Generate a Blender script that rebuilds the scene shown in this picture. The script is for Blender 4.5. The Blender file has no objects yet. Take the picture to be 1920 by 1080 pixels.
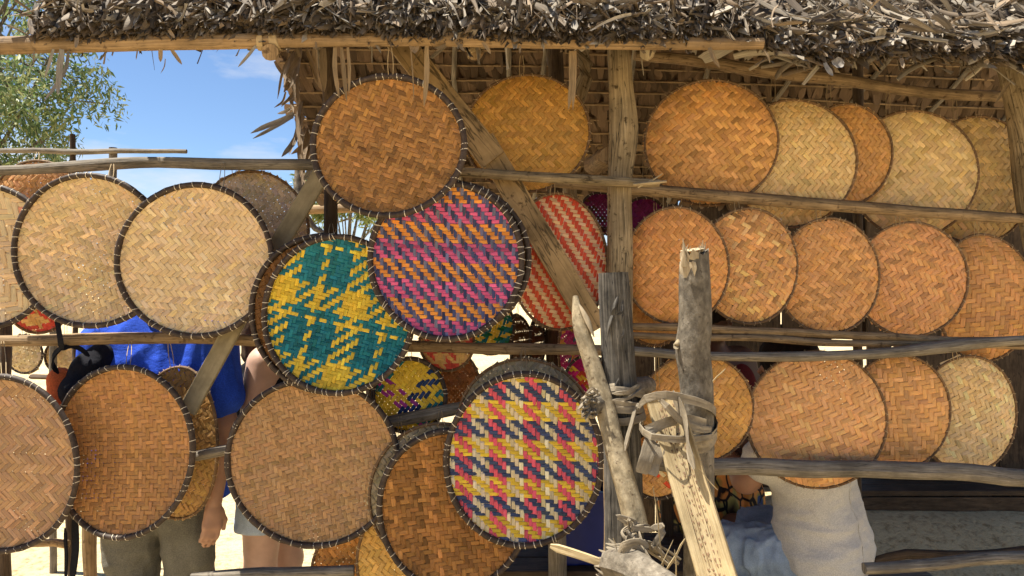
import bpy, math, random
import numpy as np
from mathutils import Vector, Matrix

random.seed(7)
RNG = np.random.default_rng(11)
SC = bpy.context.scene
COL = SC.collection

# ------------------------------------------------------------------ camera, sky, sun, exposure
CAM_Z = 1.60
FPX = 1397.0                                   # focal length in photo pixels (1920 wide)
cam_d = bpy.data.cameras.new('camera')
cam_d.sensor_width = 36.0
cam_d.lens = 36.0 * FPX / 1920.0
cam_d.clip_start = 0.05
cam_d.clip_end = 3000
cam = bpy.data.objects.new('camera', cam_d)
cam.location = (0, 0, CAM_Z)
cam.rotation_euler = (math.radians(90), 0, 0)
COL.objects.link(cam)
SC.camera = cam

SUN_DIR = Vector((-0.36, 0.05, 0.93)).normalized()     # towards the sun: high, from the side
sun_d = bpy.data.lights.new('sun', 'SUN')
sun_d.energy = 3.9
sun_d.angle = math.radians(0.53)
sun_d.color = (1.0, 0.95, 0.86)
sun = bpy.data.objects.new('sun', sun_d)
sun.rotation_euler = SUN_DIR.to_track_quat('Z', 'Y').to_euler()
sun.location = SUN_DIR * 20
COL.objects.link(sun)

W = bpy.data.worlds.new('World')
SC.world = W
W.use_nodes = True
wn = W.node_tree.nodes
wl = W.node_tree.links
wn.clear()
w_out = wn.new('ShaderNodeOutputWorld')
w_bg = wn.new('ShaderNodeBackground')
w_sky = wn.new('ShaderNodeTexSky')
w_sky.sky_type = 'NISHITA'
w_sky.sun_disc = False
w_sky.sun_elevation = math.asin(SUN_DIR.z)
w_sky.sun_rotation = math.atan2(SUN_DIR.x, SUN_DIR.y)
w_sky.air_density = 0.85
w_sky.dust_density = 0.05
w_sky.ozone_density = 5.0
w_tc = wn.new('ShaderNodeTexCoord')
w_map = wn.new('ShaderNodeMapping')
w_map.inputs['Scale'].default_value = (2.2, 2.2, 7.5)
w_map.inputs['Location'].default_value = (3.15, 0.4, 1.35)
w_noise = wn.new('ShaderNodeTexNoise')
w_noise.inputs['Scale'].default_value = 1.6
w_noise.inputs['Detail'].default_value = 9
w_noise.inputs['Roughness'].default_value = 0.58
w_ramp = wn.new('ShaderNodeValToRGB')
w_ramp.color_ramp.elements[0].position = 0.55
w_ramp.color_ramp.elements[0].color = (0, 0, 0, 1)
w_ramp.color_ramp.elements[1].position = 0.78
w_ramp.color_ramp.elements[1].color = (0.85, 0.85, 0.85, 1)
w_mix = wn.new('ShaderNodeMix')
w_mix.data_type = 'RGBA'
w_mix.inputs['B'].default_value = (5.6, 5.65, 5.8, 1)
wl.new(w_tc.outputs['Generated'], w_map.inputs['Vector'])
wl.new(w_map.outputs['Vector'], w_noise.inputs['Vector'])
w_sep = wn.new('ShaderNodeSeparateXYZ')                  # fair-weather clouds gather low over the horizon
wl.new(w_tc.outputs['Generated'], w_sep.inputs['Vector'])
w_low = wn.new('ShaderNodeMapRange')
w_low.inputs['From Min'].default_value = 0.24
w_low.inputs['From Max'].default_value = 0.08
w_low.inputs['To Min'].default_value = -0.03
w_low.inputs['To Max'].default_value = 0.20
wl.new(w_sep.outputs['Z'], w_low.inputs['Value'])
w_add = wn.new('ShaderNodeMath')
w_add.operation = 'ADD'
wl.new(w_noise.outputs['Fac'], w_add.inputs[0])
wl.new(w_low.outputs['Result'], w_add.inputs[1])
wl.new(w_add.outputs['Value'], w_ramp.inputs['Fac'])
wl.new(w_ramp.outputs['Color'], w_mix.inputs['Factor'])
wl.new(w_sky.outputs['Color'], w_mix.inputs['A'])
wl.new(w_mix.outputs['Result'], w_bg.inputs['Color'])
w_bg.inputs['Strength'].default_value = 0.05
wl.new(w_bg.outputs['Background'], w_out.inputs['Surface'])

SC.view_settings.view_transform = 'Standard'
SC.view_settings.look = 'None'
SC.view_settings.exposure = 1.74
SC.view_settings.gamma = 1.0
SC.view_settings.use_curve_mapping = False

# ------------------------------------------------------------------ helpers
def P(px, py, d):
    """photo pixel and distance -> a place in the world (layout only)"""
    return np.array(((px - 960.0) / FPX * d, d, CAM_Z + (540.0 - py) / FPX * d))

def lin(r, g, b):
    f = lambda c: (c / 255 / 12.92) if c <= 10 else ((c / 255 + 0.055) / 1.055) ** 2.4
    return np.array((f(r), f(g), f(b)))

def props(o, label=None, cat=None, group=None, kind=None):
    if label: o['label'] = label
    if cat: o['category'] = cat
    if group: o['group'] = group
    if kind: o['kind'] = kind
    return o

def empty(name, loc=(0, 0, 0), label=None, cat=None, group=None):
    o = bpy.data.objects.new(name, None)
    o.location = loc
    o.empty_display_size = 0.05
    COL.objects.link(o)
    return props(o, label, cat, group)

def wloc(o):
    v = np.zeros(3)
    while o is not None:
        v = v + np.array(o.location)
        o = o.parent
    return v

def mk(name, verts, faces, mat, parent=None, uv=None, col=None, smooth=True, origin=None, local=False):
    """one mesh object; verts in world space unless local"""
    verts = np.asarray(verts, dtype=float).reshape(-1, 3)
    me = bpy.data.meshes.new(name)
    org = np.zeros(3)
    if origin is not None: org = np.asarray(origin, float)
    elif parent is not None and not local: org = wloc(parent)
    me.from_pydata((verts - org).tolist(), [], faces.tolist() if isinstance(faces, np.ndarray) else faces)
    if uv is not None:
        vi = np.empty(len(me.loops), dtype=np.int32)
        me.loops.foreach_get('vertex_index', vi)
        ul = me.uv_layers.new(name='UVMap')
        ul.data.foreach_set('uv', np.asarray(uv, dtype=np.float32)[vi].ravel())
    if col is not None:
        a = me.attributes.new('col', 'FLOAT_COLOR', 'POINT')
        c = np.ones((len(verts), 4), dtype=np.float32)
        c[:, :3] = col
        a.data.foreach_set('color', c.ravel())
    if smooth:
        me.polygons.foreach_set('use_smooth', np.ones(len(me.polygons), dtype=bool))
    if mat is not None:
        me.materials.append(MATS[mat] if isinstance(mat, str) else mat)
    o = bpy.data.objects.new(name, me)
    COL.objects.link(o)
    if parent is not None:
        o.parent = parent
    elif origin is not None:
        o.location = org
    return o

def grid_faces(S, N, off=0):
    i = np.arange(S - 1)[:, None]
    j = np.arange(N - 1)[None, :]
    a = (i * N + j + off).ravel()
    return np.stack([a, a + 1, a + N + 1, a + N], axis=1)

def nrm(v):
    v = np.asarray(v, float)
    return v / np.maximum(np.linalg.norm(v, axis=-1, keepdims=True), 1e-9)

def smooth_path(pts, n):
    """smooth curve through rows of pts (any width), n samples spaced by length"""
    p = np.asarray(pts, float)
    if len(p) == 2:
        t = np.linspace(0, 1, n)[:, None]
        return p[0] * (1 - t) + p[1] * t
    if p.shape[1] >= 3:
        u = np.concatenate([[0], np.cumsum(np.maximum(1e-6, np.linalg.norm(np.diff(p[:, :3], axis=0), axis=1)))])
    else:
        u = np.arange(len(p), dtype=float)
    m = np.gradient(p, u, axis=0)
    t = np.linspace(0, u[-1], n)
    k = np.clip(np.searchsorted(u, t, side='right') - 1, 0, len(p) - 2)
    h = (u[k + 1] - u[k])[:, None]
    s = (t - u[k])[:, None] / h
    return (2 * s ** 3 - 3 * s ** 2 + 1) * p[k] + (s ** 3 - 2 * s ** 2 + s) * h * m[k] + (-2 * s ** 3 + 3 * s ** 2) * p[k + 1] + (s ** 3 - s ** 2) * h * m[k + 1]

def tube_arrays(pts, rad, nseg=10, flat=1.0, up=(0, 0, 1), rough=0.0, caps=True, seed=0, closed=False, boxy=1.0):
    pts = np.asarray(pts, float)
    S = len(pts)
    rad = np.broadcast_to(np.asarray(rad, float), (S,)).copy()
    if closed:
        T = nrm(np.roll(pts, -1, 0) - np.roll(pts, 1, 0))
    else:
        T = nrm(np.gradient(pts, axis=0))
    up = np.asarray(up, float)
    U = np.broadcast_to(up, T.shape)
    side = np.cross(T, U)
    bad = np.linalg.norm(side, axis=1) < 0.15
    if bad.any():
        side[bad] = np.cross(T[bad], np.array((0.0, 1.0, 0.03)))
    side = nrm(side)
    nor = np.cross(side, T)
    ang = np.linspace(0, 2 * math.pi, nseg + 1)
    cs = np.sign(np.cos(ang)) * np.abs(np.cos(ang)) ** boxy
    sn = np.sign(np.sin(ang)) * np.abs(np.sin(ang)) ** boxy
    rs = np.random.default_rng(seed)
    prof = np.ones((S, nseg + 1))
    if rough > 0:
        lob = rs.normal(0, rough, (nseg,))
        nn = rs.normal(0, rough * 0.6, (max(3, S // 4), nseg))
        nn = smooth_path(nn, S) + rs.normal(0, rough * 0.12, (S, nseg))
        q = 1 + lob[None, :] + nn
        prof = np.hstack([q, q[:, :1]])
    R = rad[:, None] * prof
    V = pts[:, None, :] + side[:, None, :] * (cs[None, :] * R)[..., None] + nor[:, None, :] * (sn[None, :] * R * flat)[..., None]
    L = np.concatenate([[0], np.cumsum(np.linalg.norm(np.diff(pts, axis=0), axis=1))])
    uv = np.stack(np.broadcast_arrays((ang / (2 * math.pi))[None, :] * 2 * math.pi * rad.mean(), L[:, None]), axis=-1)
    V = V.reshape(-1, 3)
    uv = uv.reshape(-1, 2)
    F = grid_faces(S, nseg + 1)[:, ::-1]
    faces = F.tolist()
    if caps and not closed:
        n1 = nseg + 1
        for (row, flip) in ((0, False), (S - 1, True)):
            base = len(V)
            ring = V[row * n1: row * n1 + nseg]
            c = ring.mean(0)
            V = np.vstack([V, ring, c[None]])
            ruv = np.stack([(ring - c) @ side[row] * 1.0, (ring - c) @ nor[row]], axis=1)
            uv = np.vstack([uv, ruv + 7.3, [[7.3, 7.3]]])
            for k in range(nseg):
                a, b = base + k, base + (k + 1) % nseg
                faces.append([a, b, base + nseg] if not flip else [b, a, base + nseg])
    return V, faces, uv

def merge(parts):
    Vs, Fs, Us, n = [], [], [], 0
    for (V, F, U) in parts:
        Vs.append(V); Us.append(U)
        for f in F: Fs.append([k + n for k in f])
        n += len(V)
    return np.vstack(Vs), Fs, np.vstack(Us)

def tube(name, pts, rad, mat, parent=None, n=None, **kw):
    V, F, U = tube_arrays(pts, rad, **kw)
    return mk(name, V, F, mat, parent, uv=U)

def pole_arrays(px, wob=0.006, nsub=None, nseg=12, rough=0.035, seed=0, flat=1.0, up=(0, 0, 1)):
    """px: rows (x, y, distance, half width in photo pixels)"""
    rs = np.random.default_rng(seed)
    rows = []
    for (x, y, d, r) in px:
        rows.append(np.append(P(x, y, d), r * d / FPX))
    rows = np.array(rows)
    length = np.linalg.norm(np.diff(rows[:, :3], axis=0), axis=1).sum()
    n = nsub or max(8, int(length / 0.06))
    path = smooth_path(rows, n)
    t = np.linspace(0, 1, n)
    w = np.zeros((n, 3))
    for k in range(3):
        for fr in (1.3, 2.9, 5.3):
            w[:, k] += rs.normal(0, 1) * np.sin(t * math.pi * fr * max(1, length) + rs.uniform(0, 6.3)) / fr
    path[:, :3] += w * wob * np.minimum(1, np.minimum(t, 1 - t) * 8)[:, None]
    nk = max(4, int(length / 0.16))
    rr = path[:, 3] * (1 + 0.05 * smooth_path(rs.normal(0, 1, (nk, 1)), n)[:, 0])
    return tube_arrays(path[:, :3], rr, nseg=nseg, rough=rough, seed=seed + 5, flat=flat, up=up)

def pole(name, px, mat, parent=None, **kw):
    V, F, U = pole_arrays(px, **kw)
    return mk(name, V, F, mat, parent, uv=U)

# ------------------------------------------------------------------ materials
MATS = {}
def new_mat(name):
    m = bpy.data.materials.new(name)
    m.use_nodes = True
    nt = m.node_tree
    b = nt.nodes['Principled BSDF']
    MATS[name] = m
    return m, nt.nodes, nt.links, b

def node_map(N, L, coord, scale, loc=(0, 0, 0)):
    tc = N.new('ShaderNodeTexCoord')
    mp = N.new('ShaderNodeMapping')
    mp.inputs['Scale'].default_value = scale
    mp.inputs['Location'].default_value = loc
    L.new(tc.outputs[coord], mp.inputs['Vector'])
    return mp

def node_noise(N, L, mp, scale, detail=6, rough=0.6):
    t = N.new('ShaderNodeTexNoise')
    t.inputs['Scale'].default_value = scale
    t.inputs['Detail'].default_value = detail
    t.inputs['Roughness'].default_value = rough
    L.new(mp.outputs['Vector'], t.inputs['Vector'])
    return t

def ramp(N, L, src, stops):
    r = N.new('ShaderNodeValToRGB')
    e = r.color_ramp.elements
    while len(e) < len(stops): e.new(0.5)
    for k, (p, c) in enumerate(stops):
        e[k].position = p
        e[k].color = (*c, 1) if len(c) == 3 else c
    L.new(src, r.inputs['Fac'])
    return r

def mixc(N, L, fac, a, b, mode='MIX'):
    m = N.new('ShaderNodeMix')
    m.data_type = 'RGBA'
    m.blend_type = mode
    for s, v in (('Factor', fac), ('A', a), ('B', b)):
        if hasattr(v, 'is_linked') or hasattr(v, 'links'): L.new(v, m.inputs[s])
        elif s == 'Factor': m.inputs[s].default_value = v
        else: m.inputs[s].default_value = (*v, 1)
    return m.outputs['Result']

def bump(N, L, h, b, strength, dist):
    n = N.new('ShaderNodeBump')
    n.inputs['Strength'].default_value = strength
    n.inputs['Distance'].default_value = dist
    L.new(h, n.inputs['Height'])
    L.new(n.outputs['Normal'], b.inputs['Normal'])

def wood(name, dark, mid, light, along=9.0, across=190.0, rough=0.8, bs=0.6, spots=None, crack=0.0, patch=7.0, plo=0.62, sps=38.0, bd=0.004):
    m, N, L, b = new_mat(name)
    mp = node_map(N, L, 'UV', (across, along, 1))
    n1 = node_noise(N, L, mp, 1.0, 8, 0.65)
    c = ramp(N, L, n1.outputs['Fac'], [(0.28, dark), (0.5, mid), (0.74, light)]).outputs['Color']
    mp2 = node_map(N, L, 'Object', (1, 1, 1))
    n2 = node_noise(N, L, mp2, patch, 5, 0.65)
    sh = ramp(N, L, n2.outputs['Fac'], [(0.34, (plo, plo * 0.97, plo * 0.92)), (0.66, (1.18, 1.15, 1.10))]).outputs['Color']
    c = mixc(N, L, 1.0, c, sh, 'MULTIPLY')
    h = n1.outputs['Fac']
    if spots:
        n3 = node_noise(N, L, mp2, sps, 3, 0.6)
        f = ramp(N, L, n3.outputs['Fac'], [(0.60, (0, 0, 0)), (0.70, (1, 1, 1))]).outputs['Color']
        c = mixc(N, L, f, c, spots)
    if crack > 0:
        mp4 = node_map(N, L, 'UV', (55, 2.6, 1))
        n4 = node_noise(N, L, mp4, 1.0, 3, 0.5)
        f = ramp(N, L, n4.outputs['Fac'], [(0.485, (0, 0, 0)), (0.5, (crack, crack, crack)), (0.515, (0, 0, 0))]).outputs['Color']
        c = mixc(N, L, f, c, tuple(np.array(dark) * 0.25))
    L.new(c, b.inputs['Base Color'])
    b.inputs['Roughness'].default_value = rough
    b.inputs['Specular IOR Level'].default_value = 0.25
    bump(N, L, h, b, bs, bd)
    return m

wood('pole_wood', (0.13, 0.085, 0.045), (0.27, 0.185, 0.10), (0.40, 0.29, 0.17), spots=(0.10, 0.06, 0.03), crack=0.8)
wood('pole_pale', (0.17, 0.11, 0.055), (0.30, 0.20, 0.105), (0.42, 0.295, 0.165), along=5, spots=(0.13, 0.08, 0.04), crack=0.5)
wood('pole_grey', (0.10, 0.085, 0.065), (0.21, 0.18, 0.14), (0.34, 0.30, 0.24), crack=0.7)
wood('post_wood', (0.11, 0.08, 0.045), (0.28, 0.21, 0.12), (0.45, 0.36, 0.23), along=5, across=120, bs=0.9, crack=1.0, spots=(0.07, 0.045, 0.02))
wood('weathered', (0.022, 0.019, 0.016), (0.11, 0.10, 0.085), (0.30, 0.275, 0.235), along=4, across=110, bs=1.0, crack=1.0, patch=13, plo=0.35, bd=0.010)
wood('grey_bark', (0.085, 0.070, 0.05), (0.165, 0.14, 0.105), (0.28, 0.245, 0.19), along=30, across=60, bs=0.7, spots=(0.07, 0.055, 0.04), patch=16, plo=0.5, sps=60, bd=0.006)
wood('pale_bark', (0.17, 0.13, 0.075), (0.31, 0.25, 0.155), (0.43, 0.36, 0.24), along=26, across=60, bs=0.7, spots=(0.09, 0.055, 0.03), patch=20, plo=0.5, sps=75, bd=0.006)
wood('fresh_wood', (0.30, 0.22, 0.13), (0.46, 0.37, 0.24), (0.60, 0.51, 0.36), along=8, across=120)
wood('dark_wood', (0.035, 0.022, 0.013), (0.075, 0.05, 0.03), (0.12, 0.085, 0.055), crack=0.6)
wood('board_wood', (0.18, 0.12, 0.055), (0.34, 0.23, 0.11), (0.46, 0.32, 0.165), along=4, across=90, bs=0.5, crack=0.9, spots=(0.13, 0.08, 0.035))
wood('board_olive', (0.17, 0.14, 0.085), (0.27, 0.225, 0.14), (0.35, 0.30, 0.19), along=3, across=60, bs=0.3)
wood('splint', (0.30, 0.22, 0.115), (0.44, 0.34, 0.185), (0.56, 0.46, 0.28), along=10, across=260)
wood('dry_fibre', (0.12, 0.095, 0.065), (0.27, 0.225, 0.16), (0.44, 0.385, 0.29), along=8, across=320, bs=0.8)
wood('raffia', (0.28, 0.20, 0.10), (0.40, 0.30, 0.17), (0.50, 0.40, 0.25), along=12, across=300)
wood('rim_bark', (0.028, 0.018, 0.013), (0.055, 0.037, 0.027), (0.105, 0.075, 0.055), along=60, across=60, rough=0.6, bs=0.4)
wood('rim_brown', (0.10, 0.055, 0.025), (0.17, 0.10, 0.05), (0.27, 0.17, 0.09), along=60, across=60, rough=0.7)
wood('lash_cream', (0.60, 0.50, 0.36), (0.74, 0.65, 0.50), (0.82, 0.74, 0.60), along=60, across=60)
wood('lash_tan', (0.36, 0.26, 0.14), (0.50, 0.38, 0.22), (0.62, 0.50, 0.32), along=60, across=60)

def attr_mat(name, sc, rough, transl, spec=0.3, lo=0.72, hi=1.18, bs=0.25, coord='UV'):
    m, N, L, b = new_mat(name)
    a = N.new('ShaderNodeAttribute')
    a.attribute_name = 'col'
    mp = node_map(N, L, coord, sc)
    n1 = node_noise(N, L, mp, 1.0, 5, 0.65)
    f = ramp(N, L, n1.outputs['Fac'], [(0.27, (lo, lo, lo)), (0.72, (hi, hi, hi))]).outputs['Color']
    c = mixc(N, L, 1.0, a.outputs['Color'], f, 'MULTIPLY')
    L.new(c, b.inputs['Base Color'])
    b.inputs['Roughness'].default_value = rough
    b.inputs['Specular IOR Level'].default_value = spec
    bump(N, L, n1.outputs['Fac'], b, bs, 0.001)
    if transl > 0:
        t = N.new('ShaderNodeBsdfTranslucent')
        L.new(c, t.inputs['Color'])
        mx = N.new('ShaderNodeMixShader')
        mx.inputs['Fac'].default_value = transl
        L.new(b.outputs['BSDF'], mx.inputs[1])
        L.new(t.outputs['BSDF'], mx.inputs[2])
        L.new(mx.outputs['Shader'], N['Material Output'].inputs['Surface'])
    return m

attr_mat('strip', (700, 22, 1), 0.5, 0.14, 0.2, 0.60, 1.24)
attr_mat('thatch_leaf', (520, 9, 1), 0.75, 0.10, 0.15, 0.5, 1.3, 0.8)
attr_mat('foliage', (1, 1, 1), 0.5, 0.35, 0.4, 0.9, 1.1, 0.0)

def plain(name, c1, c2, scale, rough, coord='Object', bs=0.3, bd=0.01, spec=0.3, detail=6):
    m, N, L, b = new_mat(name)
    mp = node_map(N, L, coord, (1, 1, 1))
    n1 = node_noise(N, L, mp, scale, detail, 0.6)
    c = ramp(N, L, n1.outputs['Fac'], [(0.3, c1), (0.7, c2)]).outputs['Color']
    L.new(c, b.inputs['Base Color'])
    b.inputs['Roughness'].default_value = rough
    b.inputs['Specular IOR Level'].default_value = spec
    bump(N, L, n1.outputs['Fac'], b, bs, bd)
    return m
# ------------------------------------------------------------------ ground
def value_noise(x, y, seed, n=64):
    g = np.random.default_rng(seed).uniform(-1, 1, (n, n))
    xi, yi = np.floor(x).astype(int), np.floor(y).astype(int)
    fx, fy = x - xi, y - yi
    fx, fy = fx * fx * (3 - 2 * fx), fy * fy * (3 - 2 * fy)
    a, b = g[xi % n, yi % n], g[(xi + 1) % n, yi % n]
    c, d = g[xi % n, (yi + 1) % n], g[(xi + 1) % n, (yi + 1) % n]
    return (a * (1 - fx) + b * fx) * (1 - fy) + (c * (1 - fx) + d * fx) * fy

def sand_material():
    m, N, L, b = new_mat('sand')
    mp = node_map(N, L, 'Object', (1, 1, 1))
    n1 = node_noise(N, L, mp, 1.3, 8, 0.65)
    n2 = node_noise(N, L, mp, 22.0, 6, 0.7)
    n3 = node_noise(N, L, mp, 6.0, 4, 0.6)
    c = ramp(N, L, n1.outputs['Fac'], [(0.3, (0.47, 0.36, 0.20)), (0.7, (0.63, 0.50, 0.29))]).outputs['Color']
    d = ramp(N, L, n2.outputs['Fac'], [(0.34, (0.45, 0.40, 0.33)), (0.5, (1, 1, 1))]).outputs['Color']
    c = mixc(N, L, 0.8, c, d, 'MULTIPLY')
    L.new(c, b.inputs['Base Color'])
    b.inputs['Roughness'].default_value = 0.95
    b.inputs['Specular IOR Level'].default_value = 0.1
    ad = N.new('ShaderNodeMath'); ad.operation = 'ADD'
    L.new(n2.outputs['Fac'], ad.inputs[0]); L.new(n3.outputs['Fac'], ad.inputs[1])
    bump(N, L, ad.outputs[0], b, 0.8, 0.03)
sand_material()
def build_ground():
    ax = np.concatenate([-np.geomspace(900, 6.2, 16), np.linspace(-6, 6, 97), np.geomspace(6.2, 900, 16)])
    ay = np.concatenate([-np.geomspace(300, 3.2, 12), np.linspace(-3, 9, 97), np.geomspace(9.2, 1500, 18)])
    X, Y = np.meshgrid(ax, ay, indexing='ij')
    near = np.exp(-((X / 9) ** 2 + ((Y - 3) / 9) ** 2))
    Z = (0.02 * value_noise(X * 2.1 + 100, Y * 2.1 + 100, 3) + 0.008 * value_noise(X * 7 + 300, Y * 7 + 300, 4)) * near
    sm = lambda a, b, v: np.clip((v - a) / (b - a), 0, 1) ** 2 * (3 - 2 * np.clip((v - a) / (b - a), 0, 1))
    Z = Z + 0.32 * sm(3.3, 4.3, Y) * sm(1.0, 1.6, X) * (1 - sm(6, 9, Y)) * (1 - sm(5, 8, X))   # floor banked up at the back
    V = np.stack([X, Y, Z - 0.012], -1).reshape(-1, 3)
    o = mk('ground', V, grid_faces(len(ax), len(ay))[:, ::-1], 'sand')
    props(o, 'pale trodden sand ground around and under the stall', None, None, 'structure')
build_ground()

# ------------------------------------------------------------------ trees
def leaf_cloud(centres, radii, n_each, rs, size, colours, droop=0.5):
    Vs, Cs = [], []
    for c, r, n in zip(centres, radii, n_each):
        u = nrm(rs.normal(0, 1, (n, 3))) * (rs.uniform(0.15, 1, (n, 1)) ** 0.5)
        p = c + u * r
        d = nrm(rs.normal(0, 1, (n, 3)) + np.array((0, 0, -droop * 1.6)))
        s = nrm(np.cross(d, rs.normal(0, 1, (n, 3))))
        l = rs.uniform(0.6, 1.35, (n, 1)) * size
        w = l * rs.uniform(0.09, 0.15, (n, 1))
        q = np.stack([p, p + d * l * 0.45 + s * w, p + d * l, p + d * l * 0.45 - s * w], 1)
        Vs.append(q.reshape(-1, 3))
        k = rs.integers(0, len(colours), n)
        cc = np.array(colours)[k] * rs.uniform(0.75, 1.3, (n, 1))
        Cs.append(np.repeat(cc, 4, 0))
    V = np.vstack(Vs)
    F = np.arange(len(V)).reshape(-1, 4)
    return V, F, np.vstack(Cs)

def tree(label, base, height, crown_c, crown_r, clumps, leaves, size, seed, trunk_r=0.09, colours=None):
    rs = np.random.default_rng(seed)
    base = np.array(base, float); crown_c = np.array(crown_c, float); crown_r = np.array(crown_r, float)
    colours = colours or [(0.10, 0.16, 0.055), (0.15, 0.21, 0.075), (0.22, 0.26, 0.10), (0.07, 0.12, 0.045), (0.28, 0.30, 0.14)]
    t = empty('tree', base, label, 'tree', 'trees standing beyond the stall')
    top = crown_c + np.array((0, 0, crown_r[2] * 0.6))
    mid = (base + top) / 2 + rs.normal(0, 0.12, 3) * np.array((1, 1, 0))
    path = smooth_path([base - np.array((0, 0, 0.1)), mid, top], 20)
    parts = [tube_arrays(path, np.linspace(trunk_r, trunk_r * 0.2, 20), 8, rough=0.05, seed=seed)]
    cs, rr = [], []
    for k in range(clumps):
        u = nrm(rs.normal(0, 1, 3)) * rs.uniform(0.35, 1.0) ** 0.6
        c = crown_c + u * crown_r
        cs.append(c); rr.append(crown_r.mean() * rs.uniform(0.12, 0.25))
        if k % 2 == 0:
            a = path[rs.integers(9, 18)]
            bp = smooth_path([a, (a + c) / 2 + np.array((0, 0, -0.1)), c], 8)
            parts.append(tube_arrays(bp, np.linspace(trunk_r * 0.28, 0.006, 8), 5, seed=k))
    V, F, U = merge(parts)
    mk('trunk', V, F, 'grey_bark', t, uv=U)
    V, F, C = leaf_cloud(cs, rr, [leaves // clumps] * clumps, rs, size, colours)
    o = mk('crown', V, F, 'foliage', t, col=C, smooth=False)
    props(o, kind='stuff')
    return t
tree('airy tree with narrow drooping green leaves and thin branches behind the bare pole rails', (-6.9, 9.2, 0), 6, (-6.85, 9.2, 4.55), (1.75, 1.4, 2.3), 130, 20000, 0.105, 21, 0.12)
tree('small yellow green tree seen under the dark-rimmed brown tray hung at the eave', (-2.7, 13.0, 0), 4, (-2.75, 13.0, 3.4), (1.15, 0.9, 0.75), 36, 4500, 0.13, 5, 0.07,
     [(0.20, 0.24, 0.06), (0.27, 0.28, 0.08), (0.12, 0.17, 0.05)])
tree('distant rounded bush tree on the sand far behind the stall', (6.5, 34.0, 0), 4, (6.5, 34.0, 2.4), (2.6, 2.0, 1.7), 40, 5000, 0.22, 9, 0.12)
tree('distant low green tree on the sand beyond the racks', (-12.5, 30.0, 0), 4, (-12.5, 30.0, 2.3), (3.2, 2.0, 1.6), 40, 5000, 0.22, 15, 0.12)

# ------------------------------------------------------------------ the stall: frame
stall = empty('market_stall', P(1160, 540, 2.52) * np.array((1, 1, 0)), 'open pole stall with rails and a thatched roof of dry palm leaves', 'stall')
def ground_row(x, y0, d, r):
    """pixel row on the ground below (x) at distance d"""
    return (x, 540 + CAM_Z / d * FPX + 30, d, r)
# posts
pole('post', [(1158, 60, 2.52, 20), (1164, 170, 2.52, 22), (1167, 245, 2.52, 26), (1162, 330, 2.52, 22), (1163, 500, 2.52, 22), (1165, 900, 2.52, 24), ground_row(1168, 0, 2.52, 26)], 'post_wood', stall, seed=1, wob=0.004, rough=0.06, nsub=60, nseg=16)
pole('post', [(616, 60, 2.62, 13), (618, 300, 2.62, 12), (622, 460, 2.62, 13), (620, 1000, 2.62, 13), ground_row(618, 0, 2.62, 14)], 'dark_wood', stall, seed=2)
pole('post', [(1888, 90, 2.74, 22), (1925, 290, 2.74, 26), (1995, 640, 2.74, 27), ground_row(2080, 0, 2.74, 30)], 'post_wood', stall, seed=3, nseg=14)
pole('post', [(1040, 70, 3.5, 14), (1042, 130, 3.5, 15), (1040, 600, 3.5, 13), ground_row(1038, 0, 3.5, 14)], 'dark_wood', stall, seed=4)
pole('post', [(1092, 95, 3.3, 16), (1098, 135, 3.3, 15), (1080, 195, 3.3, 13), (1076, 420, 3.3, 13), ground_row(1078, 0, 3.3, 14)], 'post_wood', stall, seed=5, wob=0.02)
pole('post', [(1608, 100, 3.6, 9), (1608, 660, 3.6, 9), ground_row(1606, 0, 3.6, 10)], 'dark_wood', stall, seed=6)
pole('post', [(-80, 60, 2.62, 15), (-70, 500, 2.62, 15), ground_row(-60, 0, 2.62, 15)], 'pole_grey', stall, seed=61)
pole('post', [(171, 640, 2.95, 10), (171, 900, 2.95, 11), ground_row(171, 0, 2.95, 11)], 'pole_pale', stall, seed=62)
pole('post', [(1040, 905, 2.75, 15), (1042, 1000, 2.75, 16), ground_row(1044, 0, 2.75, 17)], 'pole_grey', stall, seed=63)
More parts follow.
